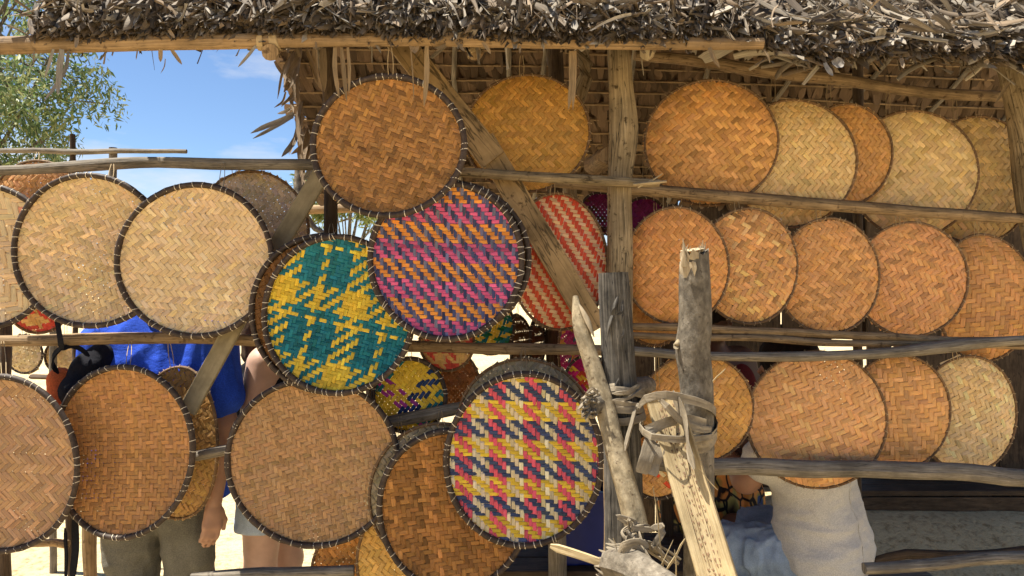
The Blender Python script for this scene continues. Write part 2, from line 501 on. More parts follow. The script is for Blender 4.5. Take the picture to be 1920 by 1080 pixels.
# long eave pole and rails
RAILS = [
    ('pole_pale', [(-90, 91, 2.17, 16), (0, 87, 2.17, 16), (300, 79, 2.17, 16), (520, 76, 2.17, 14), (800, 76, 2.17, 14), (1100, 80, 2.18, 13), (1430, 82, 2.19, 11)], 11),
    ('pole_wood', [(1380, 92, 2.45, 10), (1700, 99, 2.45, 13), (1830, 112, 2.45, 13), (2010, 130, 2.45, 13)], 12),
    ('pole_grey', [(-60, 322, 2.52, 9), (60, 316, 2.52, 10), (250, 305, 2.52, 10), (430, 307, 2.52, 10), (640, 309, 2.52, 10)], 13),
    ('pole_wood', [(-60, 640, 2.52, 11), (100, 637, 2.52, 11), (330, 634, 2.52, 11), (520, 640, 2.52, 11), (700, 646, 2.52, 11), (900, 652, 2.52, 11), (1150, 657, 2.52, 10)], 14),
    ('post_wood', [(850, 322, 2.45, 9), (905, 325, 2.45, 9), (1010, 333, 2.45, 10), (1100, 338, 2.45, 11), (1190, 343, 2.45, 10), (1236, 343, 2.45, 8)], 15),
    ('pole_wood', [(1040, 343, 2.60, 9), (1180, 353, 2.60, 11), (1400, 372, 2.64, 11), (1600, 388, 2.68, 11), (1780, 402, 2.72, 10), (1990, 413, 2.76, 10)], 16),
    ('pole_wood', [(1190, 104, 2.80, 9), (1330, 120, 2.84, 11), (1500, 142, 2.88, 11), (1720, 168, 2.92, 11), (1905, 184, 2.96, 10)], 17),
    ('pole_wood', [(1160, 611, 2.54, 7), (1400, 620, 2.54, 8), (1650, 632, 2.56, 8), (1990, 640, 2.60, 8)], 18),
    ('pole_wood', [(1160, 627, 2.53, 6), (1400, 635, 2.53, 7), (1700, 646, 2.55, 6), (1990, 649, 2.59, 6)], 19),
    ('pole_grey', [(1150, 656, 2.49, 9), (1340, 664, 2.49, 9), (1450, 668, 2.49, 9), (1640, 664, 2.50, 10), (1760, 652, 2.52, 11), (1990, 632, 2.56, 10)], 20),
    ('pole_grey', [(1180, 858, 2.50, 15), (1340, 873, 2.50, 15), (1500, 880, 2.50, 16), (1720, 887, 2.52, 16), (1990, 895, 2.55, 15)], 21),
    ('pole_grey', [(330, 862, 2.47, 11), (400, 851, 2.47, 11), (560, 822, 2.47, 11), (740, 782, 2.47, 12), (800, 773, 2.47, 12), (905, 760, 2.47, 12)], 22),
    ('pole_grey', [(360, 1086, 2.44, 12), (500, 1076, 2.44, 11), (664, 1070, 2.44, 11)], 23),
    ('pole_pale', [(-60, 1018, 2.60, 7), (40, 1021, 2.60, 7), (128, 1021, 2.60, 8)], 24),
    ('pole_grey', [(1620, 1066, 2.42, 11), (1760, 1056, 2.42, 12), (2000, 1044, 2.42, 12)], 25),
    ('dark_wood', [(1640, 1052, 2.95, 8), (1712, 1036, 2.95, 9), (1740, 1038, 2.95, 9), (2000, 1028, 2.95, 9)], 26),
    ('pole_wood', [(560, 268, 4.35, 9), (1130, 272, 4.35, 10), (1500, 274, 4.35, 9), (1980, 276, 4.35, 9)], 27),
]
for m, rows, sd in RAILS:
    pole('rail', rows, m, stall, seed=sd)
# the split, splintered end of the short rail
V, F, U = merge([tube_arrays([P(1188, 346, 2.42), P(1222, 343, 2.40), P(1250, 340, 2.39)], [0.010, 0.012, 0.008], 7, flat=0.5, seed=3),
                 tube_arrays([P(1196, 351, 2.42), P(1225, 337, 2.40), P(1243, 325, 2.39)], [0.004, 0.003, 0.001], 5, seed=4)])
mk('rail_splinter', V, F, 'fresh_wood', stall, uv=U)
# flat sawn braces
def board(name, p0, p1, width, thick, mat, parent, curve=0.0, n=14, up=(0, 1, 0)):
    a, b = np.array(p0), np.array(p1)
    t = np.linspace(0, 1, n)[:, None]
    pts = a * (1 - t) + b * t
    T = nrm(b - a)
    upv = np.array(up, float)
    s = nrm(np.cross(T, upv)); nn = np.cross(s, T)
    pts = pts + s * (np.sin(t * math.pi) * curve)
    rs = np.random.default_rng(int(abs(a[0] * 1000)))
    ww = width * (1 + 0.05 * np.cumsum(rs.normal(0, 0.35, n)) / 2)
    e = 0.18
    prof = [(-1, -1 + e), (-1 + 0.05, -1), (1 - 0.05, -1), (1, -1 + e), (1, 1 - e), (1 - 0.05, 1), (-1 + 0.05, 1), (-1, 1 - e)]
    prof = prof + prof[:1]
    V = np.array([[pts[i] + s * (x * ww[i] / 2) + nn * (y * thick / 2) for (x, y) in prof] for i in range(n)]).reshape(-1, 3)
    L = np.linalg.norm(b - a)
    uv = np.array([[(k / 8 * 2 * (width + thick), tt * L) for k in range(9)] for tt in t[:, 0]]).reshape(-1, 2)
    F = grid_faces(n, 9)[:, ::-1].tolist()
    F.append(list(range(0, 8))); F.append([(n - 1) * 9 + k for k in range(7, -1, -1)])
    return mk(name, V, F, mat, parent, uv=uv, smooth=False)
board('brace', P(735, 60, 2.46), P(925, 300, 2.47), 0.086, 0.03, 'board_wood', stall)
board('brace', P(905, 262, 2.50), P(1118, 618, 2.50), 0.082, 0.03, 'board_wood', stall)
board('brace', P(618, 300, 2.46), P(486, 520, 2.46), 0.058, 0.02, 'board_olive', stall)
board('brace', P(500, 500, 2.455), P(352, 770, 2.455), 0.058, 0.02, 'board_olive', stall)

# ------------------------------------------------------------------ thatched roof
roof = bpy.data.objects.new('thatched_roof', None)
COL.objects.link(roof); roof.parent = stall
SLOPE = math.radians(34)
def eave(px):
    """bottom edge of the thatch at the front: world x, y, z for photo column px"""
    d = 2.13 + np.maximum(0, (px - 1150) / 770.0) * 0.16
    y = np.interp(px, [40, 300, 500, 900, 1150, 1400, 1480, 1560, 1620, 1700, 1920, 2300], [70, 64, 60, 70, 74, 78, 98, 116, 104, 100, 112, 128])
    return (px - 960) / FPX * d, d, CAM_Z + (540 - y) / FPX * d
def leaves(base, direction, normal, length, width, curl, bend, rs, ragged=0.3, ns=6, tw=0.25):
    """many folded dry leaf blades at once -> (N, ns*3, 3)"""
    n = len(base)
    D = nrm(direction); S = nrm(np.cross(D, normal)); Nn = np.cross(S, D)
    t = np.linspace(0, 1, ns)[None, :, None]
    prof = np.interp(np.linspace(0, 1, ns), [0, 0.25, 0.7, 0.9, 1.0], [0.75, 1.0, 0.95, 0.8, 0.55])[None, :, None]
    prof = prof * (1 - rs.uniform(0, 0.75 if tw > 0.3 else 0.2, (n, 1, 1)) * np.linspace(0, 1, ns)[None, :, None] ** 2)
    L, Wd = length[:, None, None], width[:, None, None]
    mid = base[:, None, :] + D[:, None, :] * t * L + Nn[:, None, :] * (bend[:, None, None] * L * t ** 2)
    twist = rs.normal(0, tw, (n, 1, 1)) * t
    mid = mid + S[:, None, :] * (rs.normal(0, 0.16 * tw, (n, 1, 1)) * L * t ** 2)
    Sd = S[:, None, :] * np.cos(twist) + Nn[:, None, :] * np.sin(twist)
    cu = curl[:, None, None] * Wd * prof
    rag = rs.uniform(-ragged, ragged, (n, 2)) * width[:, None]
    a = mid + Sd * Wd * prof * 0.5 * np.cos(np.minimum(1.3, np.abs(curl[:, None, None])))
    b = mid - Sd * Wd * prof * 0.5 * np.cos(np.minimum(1.3, np.abs(curl[:, None, None])))
    c = mid + Nn[:, None, :] * cu * 0.55
    a[:, -1] += D * rag[:, :1]; b[:, -1] += D * rag[:, 1:]
    V = np.stack([a, c, b], 2).reshape(n, ns * 3, 3)
    uv = np.stack(np.broadcast_arrays(np.array([0.0, 0.5, 1.0])[None, None, :] * width[:, None, None] + rs.uniform(0, 5, (n, 1, 1)), np.linspace(0, 1, ns)[None, :, None] * length[:, None, None]), -1).reshape(n, ns * 3, 2)
    return V, uv
def leaf_objs(V, uv, C, n_single, name, parent, rest_name, order):
    """the first n_single (in order) as objects of their own, the others as one part"""
    ns = V.shape[1] // 3
    F = grid_faces(ns, 3)
    for k in order[:n_single]:
        mk(name, V[k], F, 'thatch_leaf', parent, uv=uv[k], col=C[k])
    r = order[n_single:]
    n = len(r)
    FF = (F[None] + (np.arange(n) * ns * 3)[:, None, None]).reshape(-1, 4)
    o = mk(rest_name, V[r].reshape(-1, 3), FF, 'thatch_leaf', parent, uv=uv[r].reshape(-1, 2), col=np.repeat(C[r], ns * 3, 0))
    props(o, kind='stuff')
THATCH = np.array([(0.25, 0.21, 0.155), (0.18, 0.145, 0.105), (0.29, 0.25, 0.195), (0.145, 0.11, 0.075), (0.18, 0.13, 0.082), (0.09, 0.07, 0.05)])
def front_thatch():
    rs = np.random.default_rng(31)
    D0 = np.array((0, -math.cos(SLOPE), -math.sin(SLOPE)))
    N0 = np.array((0, -math.sin(SLOPE), math.cos(SLOPE)))
    sets = []
    def add(n, t0, t1, h0, h1, yaw, pitch, roll, l0, l1, w0, w1, curl, pw=1.0, dn=0.0, c0=0, c1=6, bd=0.30, tw=0.85):
        px = rs.uniform(62, 2250, n)
        ex, ed, ez = eave(px)
        # thicker and shaggier where the bundles are
        t = t0 + (t1 - t0) * rs.uniform(0, 1, n) ** pw
        h = rs.uniform(h0, h1, n)
        L = rs.uniform(l0, l1, n)
        tip = np.stack([ex, ed, ez], -1) - D0 * t[:, None] + N0 * h[:, None]
        ya = rs.normal(0, yaw, n) + np.where((px > 1430) & (t > 0.03), 0.7, 0.0); pa = rs.normal(dn, pitch, n); ra = rs.normal(0, roll, n)
        D = D0 * (np.cos(ya) * np.cos(pa))[:, None] + np.array((1.0, 0, 0)) * (np.sin(ya) * np.cos(pa))[:, None] + N0 * np.sin(pa)[:, None]
        S = np.cross(D, N0)
        nn = N0 * np.cos(ra)[:, None] + nrm(S) * np.sin(ra)[:, None]
        base = tip - D * L[:, None]
        V, uv = leaves(base, D, nn, L, rs.uniform(w0, w1, n), rs.normal(curl, 0.5, n), rs.normal(-0.3 * bd, bd, n), rs, 0.6, 6, tw)
        C = THATCH[rs.integers(c0, c1, n)] * rs.uniform(0.85, 1.5, (n, 1))
        sets.append((V, uv, C))
    # folded ends looking out of the eave
    add(2300, 0.0, 0.05, -0.005, 0.035, 0.30, 0.18, 0.40, 0.10, 0.2, 0.026, 0.052, 0.95, 1, 0.10, 1, 6, 0.09, 0.35)
    add(1500, 0.0, 0.03, -0.012, 0.012, 0.35, 0.15, 0.35, 0.08, 0.18, 0.024, 0.048, 0.95, 1, 0.0, 3, 6, 0.07, 0.35)
    # loose blades on the slope
    add(8500, 0.015, 0.32, 0.004, 0.07, 0.55, 0.26, 1.0, 0.06, 0.18, 0.009, 0.030, 0.9, 1.0, 0.04, 0, 6)
    add(3600, 0.28, 0.8, 0.01, 0.08, 0.6, 0.2, 0.8, 0.12, 0.24, 0.02, 0.04, 0.6, 1.0, 0.05, 0, 6)
    add(600, 0.08, 0.36, 0.02, 0.07, 0.8, 0.18, 1.0, 0.14, 0.30, 0.004, 0.010, 0.5, 1.0, 0.05, 0, 5, 0.25, 0.6)
    V = np.vstack([s[0] for s in sets]); uv = np.vstack([s[1] for s in sets]); C = np.vstack([s[2] for s in sets])
    # the biggest blades that face out between the eave and the frame's top
    size = np.linalg.norm(V[:, 0] - V[:, 2], axis=1) * np.linalg.norm(V[:, 0] - V[:, -1], axis=1)
    z = V[:, -2, 2]; x = V[:, -2, 0]; d = V[:, -2, 1]
    vis = (d < 2.42) & (np.abs(x) < 1.45)
    order = np.argsort(-(size * vis))
    leaf_objs(V, uv, C, 150, 'leaf', roof, 'thatch', order)
    # dense bed below the loose blades: keeps the sun out
    pxs = np.linspace(75, 2250, 60)
    rows = []
    for t, h in ((0.035, 0.0), (0.035, 0.03), (0.35, 0.035), (1.44, 0.035), (1.44, 0.0), (0.35, -0.004)):
        ex, ed, ez = eave(pxs)
        rows.append(np.stack([ex, ed, ez], -1) - D0 * t + N0 * h + rs.normal(0, 0.003, (60, 3)))
    rows.append(rows[0])
    Vb = np.stack(rows, 1).reshape(-1, 3)
    o = mk('thatch_bed', Vb, grid_faces(60, 7), 'thatch_leaf', roof, uv=Vb[:, :2], col=np.tile(THATCH[4] * 0.7, (len(Vb), 1)))
    props(o, kind='stuff')
front_thatch()

# far slope, seen from below: battens, rafters and rows of folded leaf shingles
RIDGE_D, RIDGE_Z = 3.30, 3.12
BS = 0.70
def back_pt(x, s):
    """point on the underside of the far slope, s metres down from the ridge"""
    c = 1 / math.sqrt(1 + BS * BS)
    return np.array((x, RIDGE_D + s * c + max(0.0, x - 0.2) * 0.13, RIDGE_Z - s * c * BS))
def back_roof():
    rs = np.random.default_rng(41)
    c = 1 / math.sqrt(1 + BS * BS)
    Dn = np.array((0, c, -c * BS)); Nn = np.array((0, -c * BS, -c))       # down the slope; inward (towards the floor)
    xs0, xs1 = -1.17, 3.9
    rows = np.arange(0.02, 1.62, 0.088) + rs.normal(0, 0.008, 19)
    V_all, U_all, C_all = [], [], []
    for k, s in enumerate(rows):
        x0 = xs0 + 0.035 * math.sin(k * 1.7) - 0.02 * k / 18
        sag = lambda x: 0.012 * math.sin(x * 1.9 + k)
        pts = np.array([back_pt(x, s + sag(x)) + Nn * 0.024 for x in np.linspace(x0 + 0.02, xs1, 24)])
        tube('batten', pts + rs.normal(0, 0.002, pts.shape), 0.006, 'pole_wood', roof, nseg=6, seed=k)
        n = int((xs1 - x0) / 0.036)
        xx = x0 + (np.arange(n) + rs.uniform(-0.2, 0.2, n)) * 0.036
        base = np.array([back_pt(x, s + sag(x)) for x in xx]) + Nn * 0.004 + rs.normal(0, 0.002, (n, 3))
        d = Dn + np.stack([rs.normal(0.16, 0.17, n), np.zeros(n), np.zeros(n)], -1) + Nn * rs.normal(0.14, 0.08, (n, 1))
        V, uv = leaves(base, d, np.tile(Nn, (n, 1)) + rs.normal(0, 0.12, (n, 3)), rs.uniform(0.08, 0.15, n), rs.uniform(0.036, 0.072, n), rs.normal(0.05, 0.12, n), rs.normal(-0.03, 0.05, n), rs, 0.25)
        V_all.append(V); U_all.append(uv)
        C_all.append(np.array((0.155, 0.102, 0.062)) * rs.uniform(0.45, 1.45, (n, 1)) * np.array([1, 1, 1]))
    V, uv, C = np.vstack(V_all), np.vstack(U_all), np.vstack(C_all)
    p = V[:, 4]
    px = 960 + p[:, 0] / p[:, 1] * FPX; py = 540 - (p[:, 2] - CAM_Z) / p[:, 1] * FPX
    vis = ((px > 540) & (px < 1215) & (py > 92) & (py < 215)).astype(float)
    order = np.argsort(-(vis * (1 + 0.001 * rs.uniform(0, 1, len(vis)))))
    leaf_objs(V, uv, C, 140, 'shingle', roof, 'shingle_rows', order)
    # backing above the shingles
    gx = np.linspace(xs0 + 0.03, xs1, 30); gs = np.linspace(-0.02, 1.68, 10)
    Vb = np.array([[back_pt(x, s) - Nn * 0.012 for s in gs] for x in gx]).reshape(-1, 3)
    Vt = Vb - Nn * 0.05
    n = len(Vb); F = grid_faces(30, 10)
    o = mk('thatch_bed', np.vstack([Vb, Vt]), np.vstack([F, F[:, ::-1] + n]), 'thatch_leaf', roof, uv=np.vstack([Vb, Vt])[:, :2], col=np.tile((0.16, 0.10, 0.055), (2 * n, 1)))
    props(o, kind='stuff')
    for k, x in enumerate((-0.98, -0.52, -0.30, -0.02, 0.16, 0.62, 1.02, 1.45, 1.9, 2.4, 2.9)):
        lean = 0.28 if x > 1.2 else 0.02
        pts = np.array([back_pt(x + lean * (0.8 - s), s) + Nn * 0.032 for s in np.linspace(-0.05, 1.66, 10)])
        tube('rafter', pts + rs.normal(0, 0.004, pts.shape), 0.013, 'pole_grey', roof, nseg=8, seed=k + 70, rough=0.05)
    # front rafters under the bed, ridge pole
    for k, x in enumerate((-1.05, -0.45, 0.35, 1.1, 1.9)):
        tube('rafter', smooth_path([(x, 2.22, 2.36), (x, RIDGE_D, RIDGE_Z - 0.03)], 8), 0.016, 'pole_grey', roof, nseg=8, seed=k + 90)
    tube('ridge_pole', np.array([(x, RIDGE_D, RIDGE_Z - 0.045) for x in np.linspace(-1.3, 4.0, 20)]) + rs.normal(0, 0.004, (20, 3)), 0.028, 'pole_grey', roof, nseg=8, seed=4)
back_roof()

def hanging_leaf(rows, w, mat_c, seed, name='hanging_leaf'):
    rs = np.random.default_rng(seed)
    pts = smooth_path([P(*r) for r in rows], 9)
    T = nrm(np.gradient(pts, axis=0))
    s = nrm(np.cross(T, np.array((rs.normal(0, 0.4), 1.0, 0.1))))
    prof = np.interp(np.linspace(0, 1, 9), [0, 0.3, 0.8, 1], [0.7, 1, 0.8, 0.1])[:, None] * w / 2
    nn = np.cross(s, T)
    V = np.stack([pts + s * prof, pts + nn * prof * 0.6, pts - s * prof], 1).reshape(-1, 3)
    uv = np.stack(np.broadcast_arrays(np.array([0, 0.5, 1.0])[None, :] * w + seed, np.linspace(0, 0.4, 9)[:, None]), -1).reshape(-1, 2)
    mk(name, V, grid_faces(9, 3), 'thatch_leaf', roof, uv=uv, col=np.tile(np.array(mat_c) * rs.uniform(0.8, 1.2), (27, 1)))
BR, GR = (0.26, 0.19, 0.12), (0.27, 0.24, 0.20)
TN = (0.32, 0.22, 0.115)
HL = [([(128, 92, 2.16), (122, 130, 2.16), (108, 155, 2.17), (82, 190, 2.18)], 0.022, GR), ([(116, 92, 2.15), (112, 125, 2.15), (108, 178, 2.15)], 0.018, GR),
      ([(100, 92, 2.15), (92, 120, 2.15), (84, 146, 2.15)], 0.009, GR), ([(64, 95, 2.15), (62, 122, 2.15)], 0.008, BR),
      ([(301, 90, 2.16), (301, 116, 2.16)], 0.014, TN), ([(321, 92, 2.16), (341, 121, 2.16)], 0.012, TN), ([(258, 92, 2.15), (255, 112, 2.15)], 0.004, BR),
      ([(310, 110, 2.15), (308, 125, 2.15), (301, 138, 2.15)], 0.003, BR), ([(480, 86, 2.15), (462, 108, 2.16), (446, 126, 2.17)], 0.010, GR),
      ([(145, 65, 2.13), (142, 90, 2.12)], 0.014, BR), ([(315, 55, 2.13), (328, 71, 2.12)], 0.014, BR),
      ([(628, 88, 2.17), (628, 130, 2.165), (636, 184, 2.165)], 0.016, TN), ([(640, 88, 2.17), (645, 140, 2.165), (650, 190, 2.165)], 0.014, TN), ([(652, 88, 2.17), (655, 130, 2.165), (654, 178, 2.165)], 0.010, TN),
      ([(770, 90, 2.165), (774, 140, 2.165), (776, 190, 2.165)], 0.005, TN), ([(800, 85, 2.165), (800, 140, 2.165), (795, 200, 2.165)], 0.016, TN), ([(775, 72, 2.165), (778, 100, 2.165)], 0.03, BR), ([(1071, 95, 2.2), (1072, 150, 2.2), (1066, 205, 2.2)], 0.018, TN), ([(1078, 95, 2.2), (1077, 150, 2.2), (1074, 206, 2.2)], 0.012, TN),
      ([(855, 78, 2.14), (866, 90, 2.13), (872, 97, 2.13)], 0.012, TN), ([(905, 78, 2.14), (915, 92, 2.13), (920, 101, 2.13)], 0.012, TN), ([(975, 85, 2.14), (975, 100, 2.13)], 0.008, TN),
      ([(1330, 88, 2.16), (1338, 108, 2.15), (1350, 127, 2.15)], 0.014, TN), ([(1432, 92, 2.17), (1440, 105, 2.16), (1444, 118, 2.16)], 0.014, TN), ([(1690, 108, 2.22), (1694, 128, 2.2)], 0.012, BR), ([(1546, 116, 2.2), (1552, 128, 2.19), (1562, 142, 2.19)], 0.022, GR), ([(1565, 110, 2.2), (1580, 126, 2.19)], 0.034, GR),
      ([(1893, 155, 2.6), (1878, 175, 2.6), (1866, 194, 2.6)], 0.012, BR), ([(1848, 112, 2.25), (1852, 120, 2.25)], 0.02, TN)]
rg = np.random.default_rng(77)
for k in range(26):                                   # ragged gable edge of the far slope
    t = rg.uniform(0, 1)
    x0, y0 = 546 + 32 * t + rg.normal(0, 5), 92 + 215 * t
    HL.append(([(x0 + 8, y0 - 10, 3.7 + 0.7 * t), (x0 - 2 + rg.normal(0, 5), y0 + rg.uniform(15, 35), 3.66 + 0.7 * t), (x0 - 6 + rg.normal(0, 10), y0 + rg.uniform(40, 80), 3.62 + 0.7 * t)], rg.uniform(0.012, 0.04), BR))
HL += [([(552, 212, 4.0), (530, 225, 3.95), (500, 236, 3.9), (470, 250, 3.85)], 0.03, GR), ([(550, 218, 4.0), (515, 238, 3.95), (474, 260, 3.85)], 0.02, GR), ([(556, 255, 4.1), (548, 270, 4.05), (528, 294, 4.0)], 0.03, GR), ([(536, 172, 3.9), (530, 190, 3.88), (514, 202, 3.85)], 0.012, BR), ([(545, 203, 3.95), (530, 211, 3.9), (520, 213, 3.9)], 0.02, (0.5, 0.45, 0.38)),
       ([(590, 90, 3.5), (592, 140, 3.48), (604, 170, 3.46)], 0.035, TN), ([(606, 90, 2.5), (606, 130, 2.5), (608, 172, 2.5)], 0.026, BR), ([(575, 90, 3.5), (585, 120, 3.48), (596, 155, 3.46)], 0.02, TN),
       ([(582, 312, 2.6), (576, 330, 2.6), (570, 338, 2.6)], 0.022, GR)]
for k, (rows, w, cc) in enumerate(HL):
    hanging_leaf(rows, w, cc, k + 3)

# lashings of the frame
def wrap(name, centre, axis, r, turns, pitch, width, mat, parent, seed=0, thick=0.003, ell=1.0):
    """a strip wound round something: width along the axis"""
    rs = np.random.default_rng(seed)
    ax = nrm(np.array(axis, float))
    u = nrm(np.cross(ax, (0.3, 0.9, 0.2))); v = np.cross(ax, u)
    n = int(turns * 18)
    t = np.linspace(0, turns * 2 * math.pi, n)
    rr = r * (1 + rs.normal(0, 0.012, n))
    pts = np.array(centre) + np.outer(np.cos(t) * rr, u) + np.outer(np.sin(t) * rr * ell, v) + np.outer((t / (2 * math.pi) - turns / 2) * pitch + np.sin(t * 0.7 + seed) * pitch * 0.5 + np.sin(t + seed * 2) * pitch * 0.7, ax)
    V, F, U = tube_arrays(pts, thick / 2, 12, flat=width / thick, up=ax, seed=seed, rough=0.10, boxy=0.45)
    return mk(name, V, F, mat, parent, uv=U, smooth=False)
wrap('lashing', P(492, 76, 2.17), (1, 0, 0), 0.028, 1.6, 0.006, 0.012, 'raffia', stall, 1)
wrap('lashing', P(517, 76, 2.17), (1, 0, 0), 0.026, 1.6, 0.006, 0.014, 'raffia', stall, 2)
for k, (x, y, d, r) in enumerate([(510, 96, 2.2, 15), (893, 97, 2.3, 13), (1128, 300, 2.6, 17), (1215, 97, 2.4, 12)]):
    pole('rail_stub', [(x - 4, y + 2, d - 0.05, r), (x + 2, y - 2, d + 0.35, r)] if k != 2 else [(1140, 292, 2.56, 16), (1112, 310, 2.75, 18)], 'pole_pale' if k < 3 else 'fresh_wood', stall, seed=100 + k, nsub=6)
wrap('lashing', P(893, 92, 2.26), (0, 0.2, 1), 0.025, 2.4, 0.012, 0.007, 'raffia', stall, 5)
wrap('lashing', P(706, 220, 3.2), (0, 0, 1), 0.02, 3.0, 0.02, 0.006, 'raffia', stall, 6)
# ------------------------------------------------------------------ woven trays
G_MAIN = 'woven winnowing trays hung on the stall'
G_BACK = 'small woven trays hung behind the stall'
def cyc(seq):
    out = []
    for c, n in seq: out += [c] * n
    return out
def tray(label, cx, cy, rx, ry, d, col, theta=45.0, pitch=7.6, fl=2, style='thin', dish=0.018, yaw=0.0, tilt=0.0, rot=0.0,
         warp=None, weft=None, pf=None, twill=1, var=0.115, seed=0, hang=None, group=G_MAIN, nlash=None, alb=0.98, name='woven_tray'):
    """cx, cy, rx, ry in photo pixels at distance d; warp/weft are cycles of colours"""
    rs = np.random.default_rng(1000 + seed + int(cx * 7 + cy * 13))
    s = d / FPX
    root = empty(name, P(cx, cy, d), label, 'tray', group)
    root.rotation_euler = (math.radians(90 + tilt), 0, math.radians(yaw))
    dark = style == 'dark'
    rr = 0.0094 if dark else 0.0050                     # rim tube
    rr = min(rr, rx * s * 0.06)
    a, b = rx * s - rr, ry * s - rr
    pw = pitch * s
    pf = (pf or pitch) * s
    th = math.radians(theta)
    ro = math.radians(rot)
    h = 0.105 * pw
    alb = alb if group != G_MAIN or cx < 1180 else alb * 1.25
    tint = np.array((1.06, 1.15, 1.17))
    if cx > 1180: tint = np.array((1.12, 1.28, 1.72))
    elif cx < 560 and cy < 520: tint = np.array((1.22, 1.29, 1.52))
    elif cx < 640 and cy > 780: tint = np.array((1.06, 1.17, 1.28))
    base = lin(*col) * alb * tint if col is not None else None
    if warp is None: warp = [None]
    if weft is None: weft = [None]
    ex, ey = np.array((math.cos(th), math.sin(th))), np.array((-math.sin(th), math.cos(th)))   # p and q axes
    ca, sa = math.cos(ro), math.sin(ro)
    def norm2(x, y):                                     # squared ellipse radius
        u, v = x * ca + y * sa, -x * sa + y * ca
        return (u / a) ** 2 + (v / b) ** 2
    sad = rs.normal(0, 0.006)
    ph = rs.uniform(0, 6.28, 4); am = rs.uniform(0.15, 0.5, 2)
    def make(k, along_q):
        """one strip; k index of its line; along_q: warp"""
        step, other = (pw, pf) if along_q else (pf, pw)
        c0 = (k + 0.5) * step
        o, dirv = (ex * c0, ey) if along_q else (ey * c0, ex)
        # chord of the ellipse
        u0, v0 = o[0] * ca + o[1] * sa, -o[0] * sa + o[1] * ca
        du, dv = dirv[0] * ca + dirv[1] * sa, -dirv[0] * sa + dirv[1] * ca
        A = (du / a) ** 2 + (dv / b) ** 2
        B = 2 * (u0 * du / a ** 2 + v0 * dv / b ** 2)
        Cc = (u0 / a) ** 2 + (v0 / b) ** 2 - 0.985
        disc = B * B - 4 * A * Cc
        if disc <= 0: return
        q0, q1 = (-B - math.sqrt(disc)) / (2 * A), (-B + math.sqrt(disc)) / (2 * A)
        if q1 - q0 < step * 1.2: return
        j = np.arange(math.ceil(q0 / other - 0.5), math.floor(q1 / other - 0.5) + 1)
        over = (((k + twill * j) if along_q else (j + twill * k)) % (2 * fl)) < fl
        if not along_q: over = ~over
        sg = np.where(over, 1.0, -1.0)
        cen = (j + 0.5) * other
        q = np.concatenate([[q0], np.stack([cen - 0.33 * other, cen + 0.33 * other], 1).ravel(), [q1]])
        z = np.concatenate([[0], np.repeat(sg * h, 2), [0]])
        keep = (q >= q0) & (q <= q1)
        q, z = q[keep], z[keep]
        n = len(q)
        wid = step * (0.95 + rs.uniform(-0.05, 0.02))
        off = rs.normal(0, 0.03 * step) + am[0] * step * np.sin(q / a * 2.1 + ph[0] + c0 / a)
        tilt_w = rs.normal(0, 0.05) * wid + rs.normal(0, 0.035, n) * wid
        tone = 1 + np.clip(rs.normal(0, var), -2.2 * var, 2.2 * var)
        run = np.cumsum(np.concatenate([[0], (np.diff(np.sign(z)) != 0)])).astype(int)
        tr = 1 + rs.normal(0, var * 0.55, run.max() + 1)[run]
        cc = (warp if along_q else weft)[k % len(warp if along_q else weft)]
        bc = base * (1.04 if along_q else 0.96) if cc is None else lin(*cc) * alb
        hue = np.array((1 + rs.normal(0, 0.03), 1.0, 1 + rs.normal(0, 0.07)))
        C = np.clip(bc * hue * tone, 0.004, 0.9)[None, :] * tr[:, None]
        lats = (-0.5, -0.34, 0.34, 0.5) if rx > 60 else (-0.5, 0.5)
        m_ = len(lats)
        V = np.empty((n, m_, 3))
        for e, la in enumerate(lats):
            lat = c0 + off + la * wid
            xy = lat[:, None] * (ex if along_q else ey)[None] + q[:, None] * dirv[None]
            r2 = np.minimum(1.0, norm2(xy[:, 0], xy[:, 1]))
            V[:, e, 0], V[:, e, 1] = xy[:, 0], xy[:, 1]
            V[:, e, 2] = dish * (1 - r2 ** (2.0 if dish > 0 else 1.5)) + sad * (xy[:, 0] ** 2 - xy[:, 1] ** 2) / a ** 2 + z + 2 * la * tilt_w - (0.085 * wid if abs(la) == 0.5 and m_ == 4 else 0)
        uo = rs.uniform(0, 9)
        uv = np.stack(np.broadcast_arrays(np.array(lats)[None] * wid + uo, q[:, None] + uo), -1)
        mk('strip', V.reshape(-1, 3), grid_faces(n, m_), 'strip', root, uv=uv.reshape(-1, 2), col=np.repeat(C, m_, 0), smooth=False, local=True)
    m = max(a, b)
    for k in range(-int(m / pw) - 2, int(m / pw) + 2): make(k, True)
    for k in range(-int(m / pf) - 2, int(m / pf) + 2): make(k, False)
    # rim
    nt = 64
    t = np.linspace(0, 2 * math.pi, nt, endpoint=False)
    wobr = 1 + 0.011 * np.sin(t * 2 + ph[1]) + 0.006 * np.sin(t * 3 + ph[2])
    def ring(tt, w=None):
        w = np.interp(tt % (2 * math.pi), np.append(t, 2 * math.pi), np.append(wobr, wobr[0]))
        x, y = a * np.cos(tt) * w, b * np.sin(tt) * w
        X_, Y_ = x * ca - y * sa, x * sa + y * ca
        return np.stack([X_, Y_, sad * (X_ ** 2 - Y_ ** 2) / a ** 2], -1)
    zr = 0.35 * rr if dark else 0.4 * rr
    tc = np.append(t, t[0] + 2 * math.pi)
    pts = ring(tc) + np.array((0, 0, zr))
    rad = rr * (1 + 0.06 * rs.normal(0, 1, nt)); rad = np.append(rad, rad[0])
    V, F, U = tube_arrays(pts, rad, 8, flat=1.15, up=(0, 0, 1), caps=False)
    rim = mk('rim', V, F, 'rim_bark' if dark else 'rim_brown', root, uv=U, local=True)
